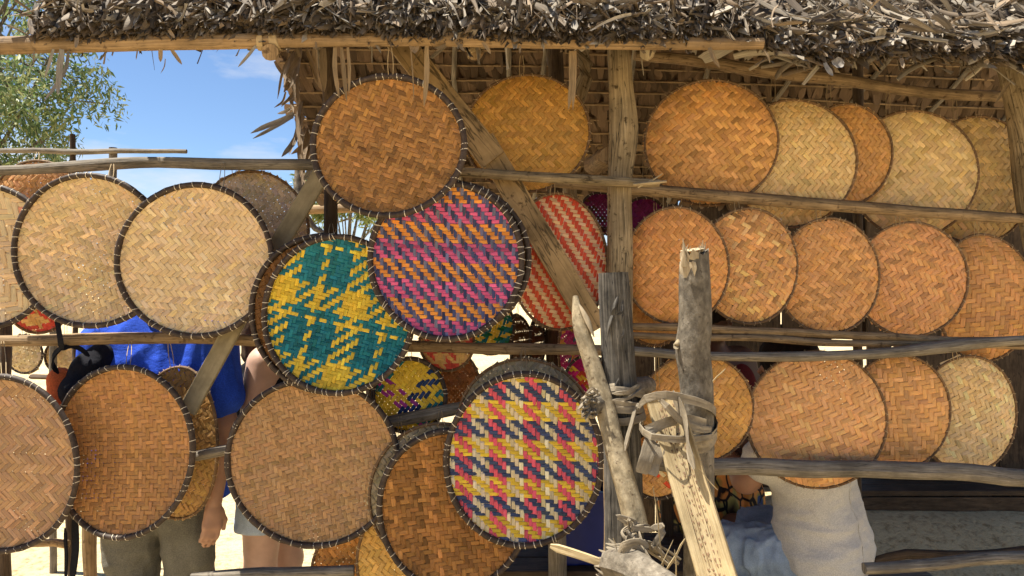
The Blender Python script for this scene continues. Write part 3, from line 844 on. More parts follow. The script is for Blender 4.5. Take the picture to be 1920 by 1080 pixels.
    # lashing: loops of cane round the rim
    per = math.pi * (3 * (a + b) - math.sqrt((3 * a + b) * (a + 3 * b)))
    nl = nlash or int(per / (0.030 if dark else 0.034))
    lt = (np.arange(nl) + rs.uniform(-0.36, 0.36, nl)) / nl * 2 * math.pi
    lp = []
    c = ring(lt); tn = nrm(ring(lt + 0.01) - ring(lt - 0.01))
    out = np.stack([tn[:, 1], -tn[:, 0], np.zeros(nl)], -1)
    kk = 7
    aa = np.linspace(0, 2 * math.pi, kk)
    sw = 0.0010 if dark else 0.0008
    lean = rs.normal(0.10, 0.28, nl) if dark else rs.choice([-0.7, 0.7], nl) * rs.uniform(0.5, 1.3, nl)
    r1 = rr + 0.0007
    pos = c[:, None, :] + np.array((0, 0, zr)) + out[:, None, :] * (np.cos(aa) * r1 * (1.06 if dark else 1.6))[None, :, None] + np.array((0, 0, 1.0)) * (np.sin(aa) * r1 * 1.22)[None, :, None] + tn[:, None, :] * (np.cos(aa)[None, :] * lean[:, None] * r1)[..., None]
    q = np.stack([pos - tn[:, None, :] * sw, pos + tn[:, None, :] * sw], 2).reshape(nl, kk * 2, 3)
    Fq = (grid_faces(kk, 2)[None] + (np.arange(nl) * kk * 2)[:, None, None]).reshape(-1, 4)
    uvl = np.tile(np.stack([np.repeat(np.linspace(0, 0.1, kk), 2), np.tile([0, 0.003], kk)], -1), (nl, 1)) + np.repeat(rs.uniform(0, 3, (nl, 1)), kk * 2, 0)
    props(mk('lashing', q.reshape(-1, 3), Fq, 'lash_cream' if dark else 'lash_tan', rim, uv=uvl, local=True), kind='stuff')
    # hanging loop of raffia up to the rail
    if hang is not None:
        Ri = (Matrix.Rotation(math.radians(yaw), 3, 'Z') @ Matrix.Rotation(math.radians(90 + tilt), 3, 'X')).inverted()
        hx, hy, hd = hang
        end = np.array(Ri @ Vector(P(hx, hy, hd) - P(cx, cy, d)))
        top = ring(np.array([math.pi / 2 - ro + (hx - cx) / rx * -1.0]))[0] + np.array((0, 0, zr))
        ps = []
        for e in (-1, 1):
            p0 = top + np.array((e * 0.006, -0.008, 0.006))
            p1 = end + np.array((e * 0.004, 0, 0.004))
            ps.append(tube_arrays(smooth_path([p0, (p0 + p1) / 2 + np.array((e * 0.003, 0, 0)), p1], 6), 0.0012, 5))
        V, F, U = merge(ps)
        mk('hanging_string', V, F, 'raffia', root, uv=U, local=True)
    return root

YE, TE, NV, WH = (228, 192, 62), (30, 112, 122), (66, 78, 110), (228, 210, 172)
PK, OR, SL, RD = (224, 98, 138), (238, 152, 66), (96, 98, 128), (205, 74, 46)
MG, GN, PU, CR = (205, 40, 120), (25, 110, 70), (170, 60, 150), (222, 175, 125)
RR, CO = (228, 92, 78), (236, 190, 120)
# --- trays on the open rails
tray('pale buff tray with a few pink squares and red brown rim on the open rail', -32, 480, 130, 140, 2.47, (212, 180, 130), 8, 10.5, 3, 'dark', -0.015, 8, var=0.07, seed=1, hang=(-32, 322, 2.5),
     warp=cyc([(None, 7), ((222, 150, 118), 1), (None, 5)]))
tray('pale straw dark-rimmed tray between the pink-squared tray and the whole pale tray', 170, 471, 146, 146, 2.43, (205, 172, 120), 28, 8.6, 2, 'dark', -0.022, 3, seed=2, var=0.10, hang=(212, 308, 2.5))
tray('pale straw dark-rimmed tray overlapping its neighbour with its whole face showing', 366, 489, 151, 149, 2.38, (212, 178, 126), 40, 9.0, 2, 'dark', -0.022, -2, seed=3, var=0.09, hang=(420, 306, 2.5))
tray('dull grey tan tray half hidden behind the pale trays and the olive brace', 472, 432, 107, 114, 2.585, (172, 146, 108), 35, 8.0, 2, 'thin', 0.02, 4, seed=4, hang=(440, 308, 2.53), alb=1.2)
tray('orange tan tray peeking over the pole rail above the pale trays', 72, 400, 96, 101, 2.66, (206, 152, 92), 40, 8.0, 2, 'thin', 0.02, seed=5, hang=(72, 286, 2.9))
tray('small red and straw checked tray showing above the low rail beside the black bag', 72, 562, 66, 64, 2.62, (225, 170, 110), 12, 7.5, 2, 'thin', 0.012, seed=6, warp=cyc([(RR, 4), (CO, 3)]), weft=cyc([(CO, 3), (RR, 3)]), hang=(72, 400, 2.7))
tray('rosy tan dark-rimmed tray cut off beside the orange brown dark-rimmed tray', -8, 872, 158, 169, 2.35, (186, 140, 98), 42, 8.4, 3, 'dark', -0.02, 4, seed=7, hang=(6, 640, 2.5))
tray('orange brown dark-rimmed tray hung in front of the person in the blue shirt', 228, 846, 146, 167, 2.41, (180, 124, 72), 2, 8.0, 2, 'dark', -0.024, -8, rot=-8, seed=8, hang=(246, 640, 2.5))
tray('thin-rimmed honey tray behind the orange brown tray, crossed by the olive brace', 326, 836, 94, 150, 2.56, (168, 124, 70), 30, 8.6, 2, 'thin', -0.006, -8, tilt=4, rot=-5, seed=9, hang=(318, 640, 2.53))
tray('large tan brown dark-rimmed tray below the teal and yellow tray', 588, 867, 162, 163, 2.37, (180, 134, 88), 12, 7.4, 2, 'dark', -0.024, 2, seed=10, hang=(588, 644, 2.5))
# --- trays in the middle
tray('brown dark-rimmed tray hung at the eave above the pink and orange tray', 728, 274, 148, 136, 2.20, (168, 116, 64), -22, 7.6, 2, 'dark', -0.022, 0, rot=12, seed=11, hang=(732, 90, 2.17), var=0.22)
tray('teal and yellow plaid tray with dark rim, front one of a pair', 633, 591, 148, 150, 2.31, TE, -14, 6.9, 2, 'dark', -0.02, -2, seed=12, var=0.16,
     warp=cyc([(YE, 7), (TE, 5), (YE, 2), (TE, 6)]), weft=cyc([(YE, 7), (TE, 10), (YE, 1), (TE, 2)]), hang=(633, 430, 2.6), nlash=64, twill=-1)
tray('dark-rimmed tray paired behind the teal and yellow plaid tray', 614, 588, 150, 151, 2.345, (128, 84, 42), 20, 9.0, 2, 'dark', -0.012, -2, seed=13, hang=(622, 420, 2.6))
tray('pink and orange banded tray with slate warp and dark rim', 837, 489, 149, 150, 2.255, PK, -2, 6.9, 2, 'dark', -0.018, 2, seed=14, var=0.14,
     warp=cyc([((112, 112, 140), 1), ((72, 76, 110), 2), ((128, 124, 146), 1), ((84, 86, 118), 1), ((62, 66, 100), 1)]), weft=cyc([(PK, 5), (OR, 5)]), pf=7.4, twill=1, nlash=66, hang=(838, 330, 2.43))
tray('dark-rimmed tray pressed right behind the pink and orange tray', 848, 486, 147, 149, 2.29, (120, 80, 42), 30, 9.0, 2, 'dark', -0.012, 2, seed=15, hang=(848, 330, 2.43))
tray('golden straw tray edge showing behind the pink and orange pair', 853, 492, 143, 140, 2.325, (205, 160, 90), 35, 9.0, 2, 'thin', 0.005, 2, seed=16, hang=(853, 330, 2.43))
tray('golden brown zigzag tray behind the short splintered rail', 988, 250, 119, 113, 2.62, (172, 124, 62), 45, 8.2, 2, 'thin', 0.032, -3, seed=17, hang=(978, 105, 2.6), alb=1.4)
tray('red and cream slanting check tray behind the wide wooden brace', 1048, 491, 95, 130, 2.57, RD, -12, 6.9, 2, 'thin', 0.02, 6, rot=4, seed=18, var=0.09, warp=[(216, 86, 56)], weft=[(238, 196, 148)], twill=1, hang=(1037, 345, 2.56))
tray('yellow, navy, pink and cream houndstooth tray with dark rim', 982, 862, 152, 166, 2.245, YE, -1, 8.2, 2, 'dark', -0.018, -2, seed=19, var=0.13,
     warp=cyc([((218, 90, 108), 4), (WH, 4)]), weft=cyc([(YE, 5), (NV, 5)]), pf=7.4, twill=1, nlash=62, hang=(982, 650, 2.5))

tray('dull grey tray ringing the top of the houndstooth tray from behind', 984, 795, 128, 125, 2.40, (150, 132, 104), 40, 8.0, 2, 'thin', 0.010, 0, seed=20, hang=(980, 655, 2.5))
tray('dark brown dark-rimmed tray below and behind the houndstooth tray', 851, 955, 144, 156, 2.305, (156, 104, 54), 6, 8.2, 2, 'dark', -0.02, 3, seed=21, hang=(858, 768, 2.45), var=0.24)
tray('weathered grey tray edge above the dark brown tray, under the slanting rail', 826, 930, 138, 138, 2.375, (158, 138, 108), 40, 8.6, 2, 'thin', 0.006, 0, seed=22, hang=(826, 770, 2.45))
tray('small orange tray low beside the dark brown dark-rimmed tray', 660, 1075, 78, 92, 2.50, (200, 134, 66), 40, 8.6, 2, 'thin', 0.012, 0, seed=23, hang=(672, 985, 2.5))
tray('golden tray edge wedged between the small orange tray and the dark brown tray', 750, 1052, 84, 108, 2.44, (212, 160, 86), 55, 9.0, 2, 'thin', 0.010, 0, seed=24, hang=(750, 780, 2.46))
# --- rows under the far rails
tray('burnt orange zigzag tray first in the top row beside the knotty post', 1333, 268, 127, 119, 2.72, (186, 130, 68), 40, 8.2, 2, 'thin', 0.032, -4, seed=31, hang=(1325, 122, 2.84), var=0.16)
tray('olive yellow tray second in the top row, overlapped by the burnt orange tray', 1487, 306, 117, 121, 2.765, (200, 160, 96), 45, 8.0, 2, 'thin', 0.032, -4, seed=32, hang=(1449, 136, 2.87))
tray('small brown tray squeezed between two olive yellow trays in the top row', 1588, 290, 83, 98, 2.81, (182, 128, 68), 45, 7.4, 2, 'thin', 0.016, -4, seed=33, hang=(1553, 148, 2.89))
tray('olive yellow tray fourth in the top row after the small brown tray', 1712, 326, 119, 120, 2.85, (200, 160, 98), 45, 8.0, 2, 'thin', 0.032, -4, seed=34, hang=(1664, 162, 2.91))
tray('darker olive tray last in the top row beside the leaning end post', 1828, 338, 110, 120, 2.895, (186, 146, 84), 45, 8.4, 2, 'thin', 0.032, -4, seed=35, hang=(1788, 172, 2.94))
tray('brown orange tray in the middle row right behind the broken-topped post', 1268, 499, 100, 112, 2.575, (196, 130, 66), 48, 8.2, 2, 'thin', 0.032, -3, seed=36, hang=(1247, 362, 2.61))
tray('brown orange tray second in the middle row, overlapped by one behind the broken post', 1402, 499, 96, 109, 2.62, (196, 136, 74), 56, 8.0, 2, 'thin', 0.032, -3, seed=37, hang=(1380, 372, 2.64), var=0.22)
tray('honey brown tray third in the middle row over the double rail', 1553, 518, 98, 109, 2.66, (194, 134, 72), 52, 7.8, 2, 'thin', 0.032, -3, seed=38, hang=(1532, 384, 2.67))
tray('wide honey brown tray fourth in the middle row', 1708, 524, 105, 110, 2.70, (196, 134, 74), 30, 7.8, 2, 'thin', 0.032, -3, seed=39, hang=(1681, 396, 2.70))
tray('tall brown tray last in the middle row, crossed by the double rail', 1846, 559, 92, 121, 2.745, (190, 130, 68), 2, 8.6, 2, 'thin', 0.032, -3, seed=40, hang=(1832, 408, 2.73))
tray('golden zigzag tray in the bottom row behind the lashed front posts', 1306, 766, 107, 105, 2.60, (200, 140, 68), 50, 9.0, 2, 'thin', 0.032, -2, seed=41, hang=(1306, 664, 2.5))
tray('large orange tan tray in front of the person in the grey shirt', 1531, 787, 131, 132, 2.585, (204, 144, 82), 22, 9.0, 2, 'thin', 0.032, -2, seed=42, hang=(1513, 668, 2.5))
tray('orange brown tray in the bottom row with tiny light holes, between two others', 1682, 773, 101, 109, 2.64, (194, 136, 74), 4, 8.6, 2, 'thin', 0.032, -2, seed=43, hang=(1680, 662, 2.5))
tray('pale straw tray last in the bottom row', 1813, 776, 94, 111, 2.69, (208, 166, 104), 24, 7.6, 2, 'thin', 0.032, -2, seed=44, hang=(1787, 652, 2.53))
tray('tan tray hanging low behind the grey post and the split bamboo', 1232, 872, 64, 66, 2.72, (196, 140, 76), 45, 7.6, 2, 'dark', 0.012, 0, seed=45, hang=(1232, 664, 2.5), warp=cyc([(None, 20), (RD, 1), (WH, 1)]))
# --- smaller ones further back
def small(label, cx, cy, rx, ry, d, seed, col=(200, 150, 95), theta=45, pitch=6.5, style='thin', **kw):
    tray(label, cx, cy, rx, ry, d, col, theta, pitch, 2, style, 0.012, seed=seed, group=G_BACK, **kw)
small('yellow, teal and magenta tray under the teal and yellow plaid tray', 768, 742, 72, 74, 2.52, 51, YE, 52, 7.6, 'dark', warp=cyc([(YE, 9), (PU, 2), (YE, 1), (PU, 1)]), weft=cyc([(YE, 6), (TE, 3), (YE, 1), ((30, 60, 110), 4)]), hang=(768, 648, 2.52))
small('small red and cream houndstooth tray below the pink and orange tray', 838, 640, 54, 58, 2.60, 52, CO, 0, 5.0, warp=cyc([(RR, 4), (CO, 4)]), weft=cyc([(CO, 4), (RR, 4)]), hang=(838, 560, 3.2))
small('russet brown tray filling the gap between two checked trays and the grey tray', 846, 718, 56, 60, 2.66, 53, (160, 96, 46), 45, 6.0, hang=(846, 560, 3.2))
small('yellow and green striped tray below the red and cream tray', 922, 612, 44, 56, 3.15, 54, YE, 70, 5.4, 'dark', warp=cyc([(GN, 2), (YE, 2)]), weft=cyc([(TE, 4), (YE, 3)]), hang=(922, 560, 3.2))
small('bright magenta tray behind the pole rail near the leaning pole', 1066, 656, 54, 56, 3.15, 55, MG, 60, 5.4, 'thin', warp=cyc([(MG, 6), (YE, 2)]), weft=cyc([(MG, 7), (OR, 2), (TE, 2)]), yaw=62, hang=(1066, 560, 3.2))
small('magenta, red and yellow tray tucked behind the leaning pole', 1104, 716, 48, 52, 2.95, 56, MG, 45, 6.0, 'dark', warp=cyc([(MG, 5), (YE, 2)]), weft=cyc([(RD, 4), (MG, 4)]), hang=(1104, 560, 3.2))
small('dark magenta tray behind the knotty post above the red and cream tray', 1125, 400, 40, 42, 2.95, 57, (105, 26, 66), 45, 6.0, 'dark', warp=cyc([((105, 26, 66), 4), ((70, 40, 30), 3)]), hang=(1125, 276, 4.3))
small('dark magenta tray peeking above the brown orange tray beside the knotty post', 1208, 408, 42, 40, 2.98, 58, (105, 22, 66), 45, 6.0, 'dark', hang=(1208, 276, 4.3))
small('plain tan tray showing its lower edge under the double rail by the grey post', 1228, 590, 58, 60, 2.70, 59, (190, 132, 66), 45, 7.0, hang=(1228, 380, 2.7))
small('pale buff tray hung on a distant rack behind the low rail', 46, 664, 36, 38, 4.2, 60, (214, 182, 136), 30, 6.0, 'dark', hang=(46, 600, 4.2))
small('pale buff tray on the distant rack behind the black bag strap', 124, 668, 40, 40, 4.3, 61, (218, 184, 136), 30, 6.0, 'dark', hang=(124, 600, 4.2))
small('tan tray hung edge on behind the pole rail among the stacked rims', 972, 640, 50, 52, 3.25, 62, (120, 80, 50), 45, 6.0, 'dark', yaw=66, hang=(972, 560, 3.2))
small('dark brown tray hung edge on beside another among the stacked rims', 1006, 645, 48, 50, 3.25, 63, (100, 64, 40), 45, 6.0, 'dark', yaw=70, hang=(1006, 560, 3.2))
# ------------------------------------------------------------------ racks behind
rack = empty('tray_rack', P(213, 540, 3.6) * np.array((1, 1, 0)), 'thin bare pole rack with crooked posts behind the open rails', 'rack')
pole('rail', [(-80, 280, 3.6, 4), (150, 283, 3.6, 5), (350, 284, 3.6, 4)], 'pole_grey', rack, seed=201)
pole('post', [(136, 252, 3.62, 5), (137, 400, 3.62, 5), ground_row(137, 0, 3.62, 6)], 'dark_wood', rack, seed=202, wob=0.015)
pole('post', [(212, 277, 3.63, 7), (212, 400, 3.63, 7), ground_row(212, 0, 3.63, 7)], 'pole_grey', rack, seed=203)
pole('rail', [(-80, 598, 4.2, 6), (60, 600, 4.2, 6), (260, 602, 4.2, 6)], 'pole_grey', rack, seed=204)
pole('post', [(100, 590, 4.22, 7), (100, 800, 4.22, 7), ground_row(100, 0, 4.22, 7)], 'pole_grey', rack, seed=205)
pole('post', [(8, 600, 3.0, 12), (8, 800, 3.0, 12), ground_row(8, 0, 3.0, 12)], 'dark_wood', rack, seed=206)
pole('shelf', [(60, 706, 4.1, 9), (160, 704, 4.1, 9), (240, 702, 4.1, 9)], 'dark_wood', rack, seed=207, flat=0.5)
rack2 = empty('pole_rack', P(720, 540, 5.2) * np.array((1, 1, 0)), 'bare sunlit pole rack seen under the brown eave tray', 'rack')
pole('rail', [(560, 394, 5.2, 8), (690, 390, 5.2, 8), (820, 388, 5.2, 8)], 'pole_pale', rack2, seed=211)
pole('post', [(562, 318, 5.25, 9), (566, 420, 5.25, 9), (590, 500, 5.25, 9), ground_row(590, 0, 5.25, 9)], 'grey_bark', rack2, seed=212, wob=0.03)
pole('post', [(812, 330, 5.25, 9), (812, 420, 5.25, 9), ground_row(812, 0, 5.25, 9)], 'grey_bark', rack2, seed=213, wob=0.03)
pole('brace', [(570, 400, 5.2, 6), (590, 425, 5.2, 5), (616, 446, 5.2, 4)], 'grey_bark', rack2, seed=214)
rack3 = empty('inner_rack', P(1040, 540, 3.25) * np.array((1, 1, 0)), 'dark pole rack carrying bright small trays inside the stall', 'rack')
pole('rail', [(690, 560, 3.22, 8), (960, 558, 3.22, 8), (1260, 562, 3.22, 8)], 'dark_wood', rack3, seed=221)
pole('post', [(696, 550, 3.25, 10), (696, 800, 3.25, 10), ground_row(696, 0, 3.25, 10)], 'dark_wood', rack3, seed=222)
pole('post', [(1036, 545, 3.27, 14), (1036, 800, 3.27, 14), ground_row(1036, 0, 3.27, 14)], 'dark_wood', rack3, seed=223)
pole('post', [(1250, 550, 3.27, 12), (1250, 800, 3.27, 12), ground_row(1250, 0, 3.27, 12)], 'dark_wood', rack3, seed=224)

# dark boards at the far end, plus added ones that darken the gaps between trays
wall = empty('board_wall', (2.75, 4.72, 0), 'dark weathered board wall at the far end of the stall, with boards added to darken gaps', 'wall')
rw = np.random.default_rng(5)
for k in range(11):
    x = 2.32 + k * 0.165
    board('plank', (x, 4.7 + rw.normal(0, 0.006), 0.15), (x + rw.normal(0, 0.01), 4.7, 2.1 + rw.normal(0, 0.03)), 0.158, 0.022, 'dark_wood', wall)
for z in (0.5, 1.7):
    board('batten', (2.2, 4.73, z), (4.1, 4.73, z), 0.08, 0.03, 'dark_wood', wall, up=(0, 1, 0))
for k in range(15):  # added boards, made up to cover bright sand and sky behind the tray rows
    x = 0.86 + k * 0.165
    z0 = 0.0 if x < 1.98 else 1.24 + rw.normal(0, 0.01)
    if x > 2.9: break
    board('plank', (x, 4.9 + rw.normal(0, 0.006), z0), (x + rw.normal(0, 0.01), 4.9, 2.27 + rw.normal(0, 0.02)), 0.161, 0.022, 'dark_wood', wall)
board('batten', (0.78, 4.93, 1.32), (2.75, 4.93, 1.32), 0.08, 0.03, 'dark_wood', wall)
board('batten', (0.78, 4.93, 2.0), (2.75, 4.93, 2.0), 0.08, 0.03, 'dark_wood', wall)
bench = empty('plank_bench', (2.9, 4.5, 0.18), 'dark low plank bench at the back of the shaded dirt floor', 'bench')
for k, yy in enumerate((4.36, 4.50, 4.64)):
    board('plank', (1.85, yy, 0.415), (4.0, yy, 0.418), 0.13, 0.03, 'dark_wood', bench, up=(0, 0, 1))
board('skirt', (1.9, 4.30, 0.345), (3.95, 4.30, 0.345), 0.10, 0.025, 'dark_wood', bench)
for xx in (1.95, 2.9, 3.9):
    for yy in (4.42, 4.62):
        board('leg', (xx, yy, 0.10), (xx, yy, 0.40), 0.07, 0.06, 'dark_wood', bench)

# ------------------------------------------------------------------ lashed posts in front of the stall
fr = empty('post_rack', P(1240, 540, 1.96) * np.array((1, 1, 0)), 'sunlit rack of weathered posts lashed with dry leaf strips before the trays', 'post rack')
# grey weathered post
o = pole('post', [(1150, 511, 1.98, 27), (1152, 560, 1.98, 30), (1158, 640, 1.98, 33), (1163, 760, 1.98, 34), (1168, 900, 1.98, 37), ground_row(1172, 0, 1.98, 42)], 'weathered', fr, seed=301, nseg=22, rough=0.03, nsub=60, wob=0.003)
props(o, 'dark grey weathered post with flaking wood')
V, F, U = merge([tube_arrays(smooth_path([P(1160 + a, 548 + b, 1.942), P(1152 + a * 1.4, 575 + b, 1.936), P(1150 + a * 2, 600 + b * 1.2, 1.936)], 8), np.array([0.002, 0.006, 0.009, 0.010, 0.010, 0.008, 0.005, 0.001]) * sc, 6, flat=0.5, seed=k) for k, (a, b, sc) in enumerate(((0, 0, 1.0), (8, 12, 1.1), (-6, 30, 0.8), (10, 60, 0.7), (4, 140, 0.6), (12, 170, 0.5)))])
mk('bark_flake', V, F, 'weathered', fr, uv=U)
# second plank face beside it
pole('prop', [(1140, 870, 2.03, 9), (1142, 1000, 2.03, 11), ground_row(1145, 0, 2.03, 12)], 'pole_wood', fr, seed=302)
# broken-topped post
V, F, U = pole_arrays([(1301, 482, 1.98, 26), (1303, 540, 1.98, 29), (1302, 620, 1.98, 31), (1297, 650, 1.98, 32), (1302, 700, 1.98, 31), (1306, 880, 1.98, 29), ground_row(1308, 0, 1.98, 30)], seed=303, nseg=22, rough=0.025, nsub=60, wob=0.003)
for k in list(range(23)) + list(range(len(V) - 46, len(V))):
    if V[k, 2] > 1.55:                                   # oblique break: bark stands higher on one side
        V[k, 2] += 0.45 * (V[k, 0] - P(1301, 482, 1.98)[0]) + 0.006 * math.sin(k * 2.3)
o = mk('post', V, F, 'grey_bark', fr, uv=U)
props(o, 'grey barked post with a pale splintered top')
rs_ = np.random.default_rng(8)
V, F, U = pole_arrays([(1300, 520, 1.975, 23), (1299, 485, 1.973, 23), (1297, 468, 1.970, 21)], nsub=8, nseg=22, rough=0.05, seed=9, wob=0)
for ring_ in (6, 7):
    for k in range(23):
        V[ring_ * 23 + k, 2] += np.random.default_rng(k % 22 + 50).uniform(-0.012, 0.006) - 0.018 * max(0, math.cos(2 * math.pi * k / 22 - 2.2))
ps = [(V, F, U)]
for k in range(34):
    x = rs_.uniform(1278, 1322); h = rs_.uniform(446, 474) if x > 1308 or x < 1286 else rs_.uniform(460, 482)
    dd = 1.955 + rs_.uniform(-0.012, 0.045)
    ps.append(tube_arrays([P(x, 500, dd), P(x + rs_.normal(0, 2), (500 + h) / 2, dd - 0.004), P(x + rs_.normal(0, 3), h, dd)], [0.006, 0.004, 0.0008], 5, flat=0.6, seed=k))
V, F, U = merge(ps)
mk('splintered_top', V, F, 'fresh_wood', fr, uv=U)
pole('knot', [(1276, 646, 1.97, 6), (1268, 650, 1.96, 5)], 'pale_bark', fr, seed=304, nsub=5)
# leaning pole with an axe-cut point
o = pole('leaning_pole', [(1079, 556, 2.02, 5), (1085, 585, 2.00, 10), (1094, 620, 1.98, 15), (1107, 665, 1.96, 17), (1127, 740, 1.93, 18), (1150, 840, 1.89, 19), (1174, 925, 1.85, 20), (1196, 1000, 1.82, 21)], 'pale_bark', fr, seed=305, nseg=16, nsub=50, wob=0.004, rough=0.05)
props(o, 'pale barked leaning pole with an axe-cut point')
V, F, U = tube_arrays(smooth_path([P(1086, 570, 1.985), P(1101, 600, 1.968), P(1114, 632, 1.952)], 8), np.array([0.002, 0.008, 0.011, 0.013, 0.013, 0.011, 0.007, 0.002]), 8, flat=0.35, up=(0.75, -0.6, 0.1))
mk('cut_face', V, F, 'fresh_wood', fr, uv=U)
# log end behind it and the lower log
o = pole('cross_log', [(1106, 760, 1.90, 20), (1118, 752, 1.93, 23), (1160, 738, 2.06, 22), (1215, 722, 2.30, 16)], 'grey_bark', fr, seed=306, nseg=24, rough=0.06)
ps = []
for k in range(22):
    a = k / 22 * 2 * math.pi
    rr_ = 0.030 * (1 if k % 2 else 0.6)
    q = P(1107, 759, 1.90) + np.array((rr_ * 0.8 * math.cos(a), -0.006 + rr_ * 0.4 * math.cos(a), rr_ * math.sin(a)))
    ps.append(tube_arrays([q + np.array((0.03, 0.05, 0.01)), q, q + np.array((-0.010, -0.016, 0.0)) + rs_.normal(0, 0.005, 3)], [0.007, 0.006, 0.001], 5, seed=k))
V, F, U = merge(ps)
mk('frayed_end', V, F, 'dry_fibre', fr, uv=U)
o = pole('cross_log', [(1152, 1058, 1.80, 27), (1185, 1072, 1.72, 32), (1235, 1100, 1.60, 35), (1330, 1160, 1.40, 40)], 'grey_bark', fr, seed=307, nseg=16, rough=0.05)
ps = []
for k in range(16):
    a = k / 16 * 2 * math.pi
    q = P(1152, 1056, 1.80) + np.array((-0.01, 0.01 + 0.030 * math.cos(a) * 0.5, 0.032 * math.sin(a))) + np.array((0.035 * math.cos(a) * 0.6, 0, 0.02 * math.cos(a)))
    e = q + np.array((-0.03 + rs_.normal(0, 0.008), 0.01, 0.012 + rs_.normal(0, 0.008)))
    ps.append(tube_arrays([q + (q - e) * 0.6, q, q * 0.4 + e * 0.6], [0.008, 0.008, 0.002], 6, flat=0.6, seed=k))
V, F, U = merge(ps)
mk('frayed_end', V, F, 'dry_fibre', fr, uv=U)
# split bamboo plank, trough side up
def split_bamboo():
    a = P(1243, 745, 1.885); c = P(1349, 1096, 1.70)
    n, m = 40, 9
    t = np.linspace(0, 1, n)[:, None]
    ctr = a * (1 - t) + c * t
    T = nrm(c - a)
    toc = nrm(np.array((0, 0, CAM_Z)) - (a + c) / 2)
    s = nrm(np.cross(T, toc)); nn = np.cross(s, T)
    if nn[1] > 0: nn = -nn; s = -s
    w = np.linspace(0.080, 0.082, n)[:, None]
    th = np.linspace(-1, 1, m)[None, :]
    inner = ctr[:, None, :] + s * (th * w / 2)[..., None] + nn * (w * 0.24 * (np.abs(th) ** 1.6 - 0.4))[..., None]
    outer = ctr[:, None, :] + s * (th * w / 2 * 1.10)[..., None] + nn * (w * 0.30 * (np.abs(th) ** 1.6 - 0.85))[..., None]
    loop = np.concatenate([inner, outer[:, ::-1], inner[:, :1]], 1)
    k = loop.shape[1]
    L = np.linalg.norm(c - a)
    uv = np.stack(np.broadcast_arrays(np.concatenate([np.linspace(0, .09, m), np.linspace(.1, .19, m), [.2]])[None, :], t * L), -1)
    F = grid_faces(n, k).tolist() + [list(range(k - 1)), [(n - 1) * k + q for q in range(k - 2, -1, -1)]]
    o = mk('split_bamboo', loop.reshape(-1, 3), F, 'splint', fr, uv=uv.reshape(-1, 2))
    props(o, 'pale split bamboo trough with brown scar flecks')
    ps = []
    r = np.random.default_rng(3)
    for col_ in range(4):                                # rows of dark fibre scars
        for k2 in range(24):
            tt = 0.06 + 0.93 * (k2 + r.uniform(-0.3, 0.3)) / 24
            ww = 0.081
            tx = (-0.42, -0.16, 0.10, 0.36)[col_] + r.normal(0, 0.03)
            p = a * (1 - tt) + c * tt + s * tx * ww / 2 + nn * (ww * 0.24 * (abs(tx) ** 1.6 - 0.4) + 0.001)
            hw, hl = r.uniform(0.0015, 0.004), r.uniform(0.005, 0.012)
            tri = np.array([p - s * hw, p + s * hw, p + s * r.normal(0, 0.001) - T * -hl, p + nn * 0.0015])
            ps.append((tri, [[0, 1, 3], [1, 2, 3], [2, 0, 3]], np.zeros((4, 2))))
        for k2 in range(3):                              # long torn fibres
            t0 = r.uniform(0.03, 0.7); t1 = t0 + r.uniform(0.12, 0.28)
            tx = (-0.42, -0.16, 0.10, 0.36)[col_] + 0.12
            q = [a * (1 - tt) + c * tt + s * tx * 0.081 / 2 + nn * (0.081 * 0.24 * (abs(tx) ** 1.6 - 0.4) + 0.0005) for tt in np.linspace(t0, t1, 6)]
            ps.append(tube_arrays(np.array(q), 0.0009, 4))
    V, F, U = merge(ps)
    o2 = mk('scar_flecks', V, F, 'rim_brown', o, uv=U)
    props(o2, kind='stuff')
split_bamboo()
# dry leaf bindings
def ribbon(rows, width, mat='dry_fibre', thick=0.0022, up=(0, 0, 1), n=16, seed=0, name='binding', parent=fr, strands=None):
    """a strip of dry leaf: a few frayed strands side by side"""
    rs = np.random.default_rng(900 + seed)
    pts = smooth_path([P(*r) for r in rows], n)
    T = nrm(np.gradient(pts, axis=0))
    upv = nrm(np.broadcast_to(np.array(up, float), T.shape) - T * (T @ np.array(up, float))[:, None])
    k = strands or (1 if width < 0.012 or mat != 'dry_fibre' else 2)
    ps = []
    for e in range(k):
        tap = np.interp(np.linspace(0, 1, n), [0, 0.12, 0.88, 1], [0.5, 1, 1, 0.35])
        w = width / k * rs.uniform(0.7, 1.25)
        off = ((e + 0.5) / k - 0.5) * width
        wv = smooth_path(rs.normal(0, 0.0022 if k > 1 else 0.0006, (5, 3)), n)
        q = pts + upv * off + wv
        if k > 1: q = q[: n - rs.integers(0, 3)]
        m = len(q)
        ps.append(tube_arrays(q, min(thick, w) / 2 * tap[:m], 12, flat=w / min(thick, w), up=up, rough=0.16, seed=seed * 7 + e, boxy=0.45))
    V, F, U = merge(ps)
    return mk(name, V, F, mat, parent, uv=U, smooth=False)
ribbon([(1196, 770, 1.90), (1210, 748, 1.86), (1240, 740, 1.84), (1290, 748, 1.86), (1332, 762, 1.92), (1342, 776, 1.99), (1330, 782, 2.05)], 0.020, seed=1, strands=1, thick=0.003)
ribbon([(1342, 800, 2.0), (1320, 792, 1.93), (1282, 785, 1.87), (1245, 792, 1.84), (1212, 808, 1.84), (1222, 815, 1.9)], 0.030, seed=2, strands=1, thick=0.003)
ribbon([(1228, 742, 1.86), (1250, 762, 1.83), (1275, 788, 1.83), (1300, 802, 1.86), (1332, 806, 1.94), (1340, 800, 2.02)], 0.018, seed=3, strands=1, thick=0.003)
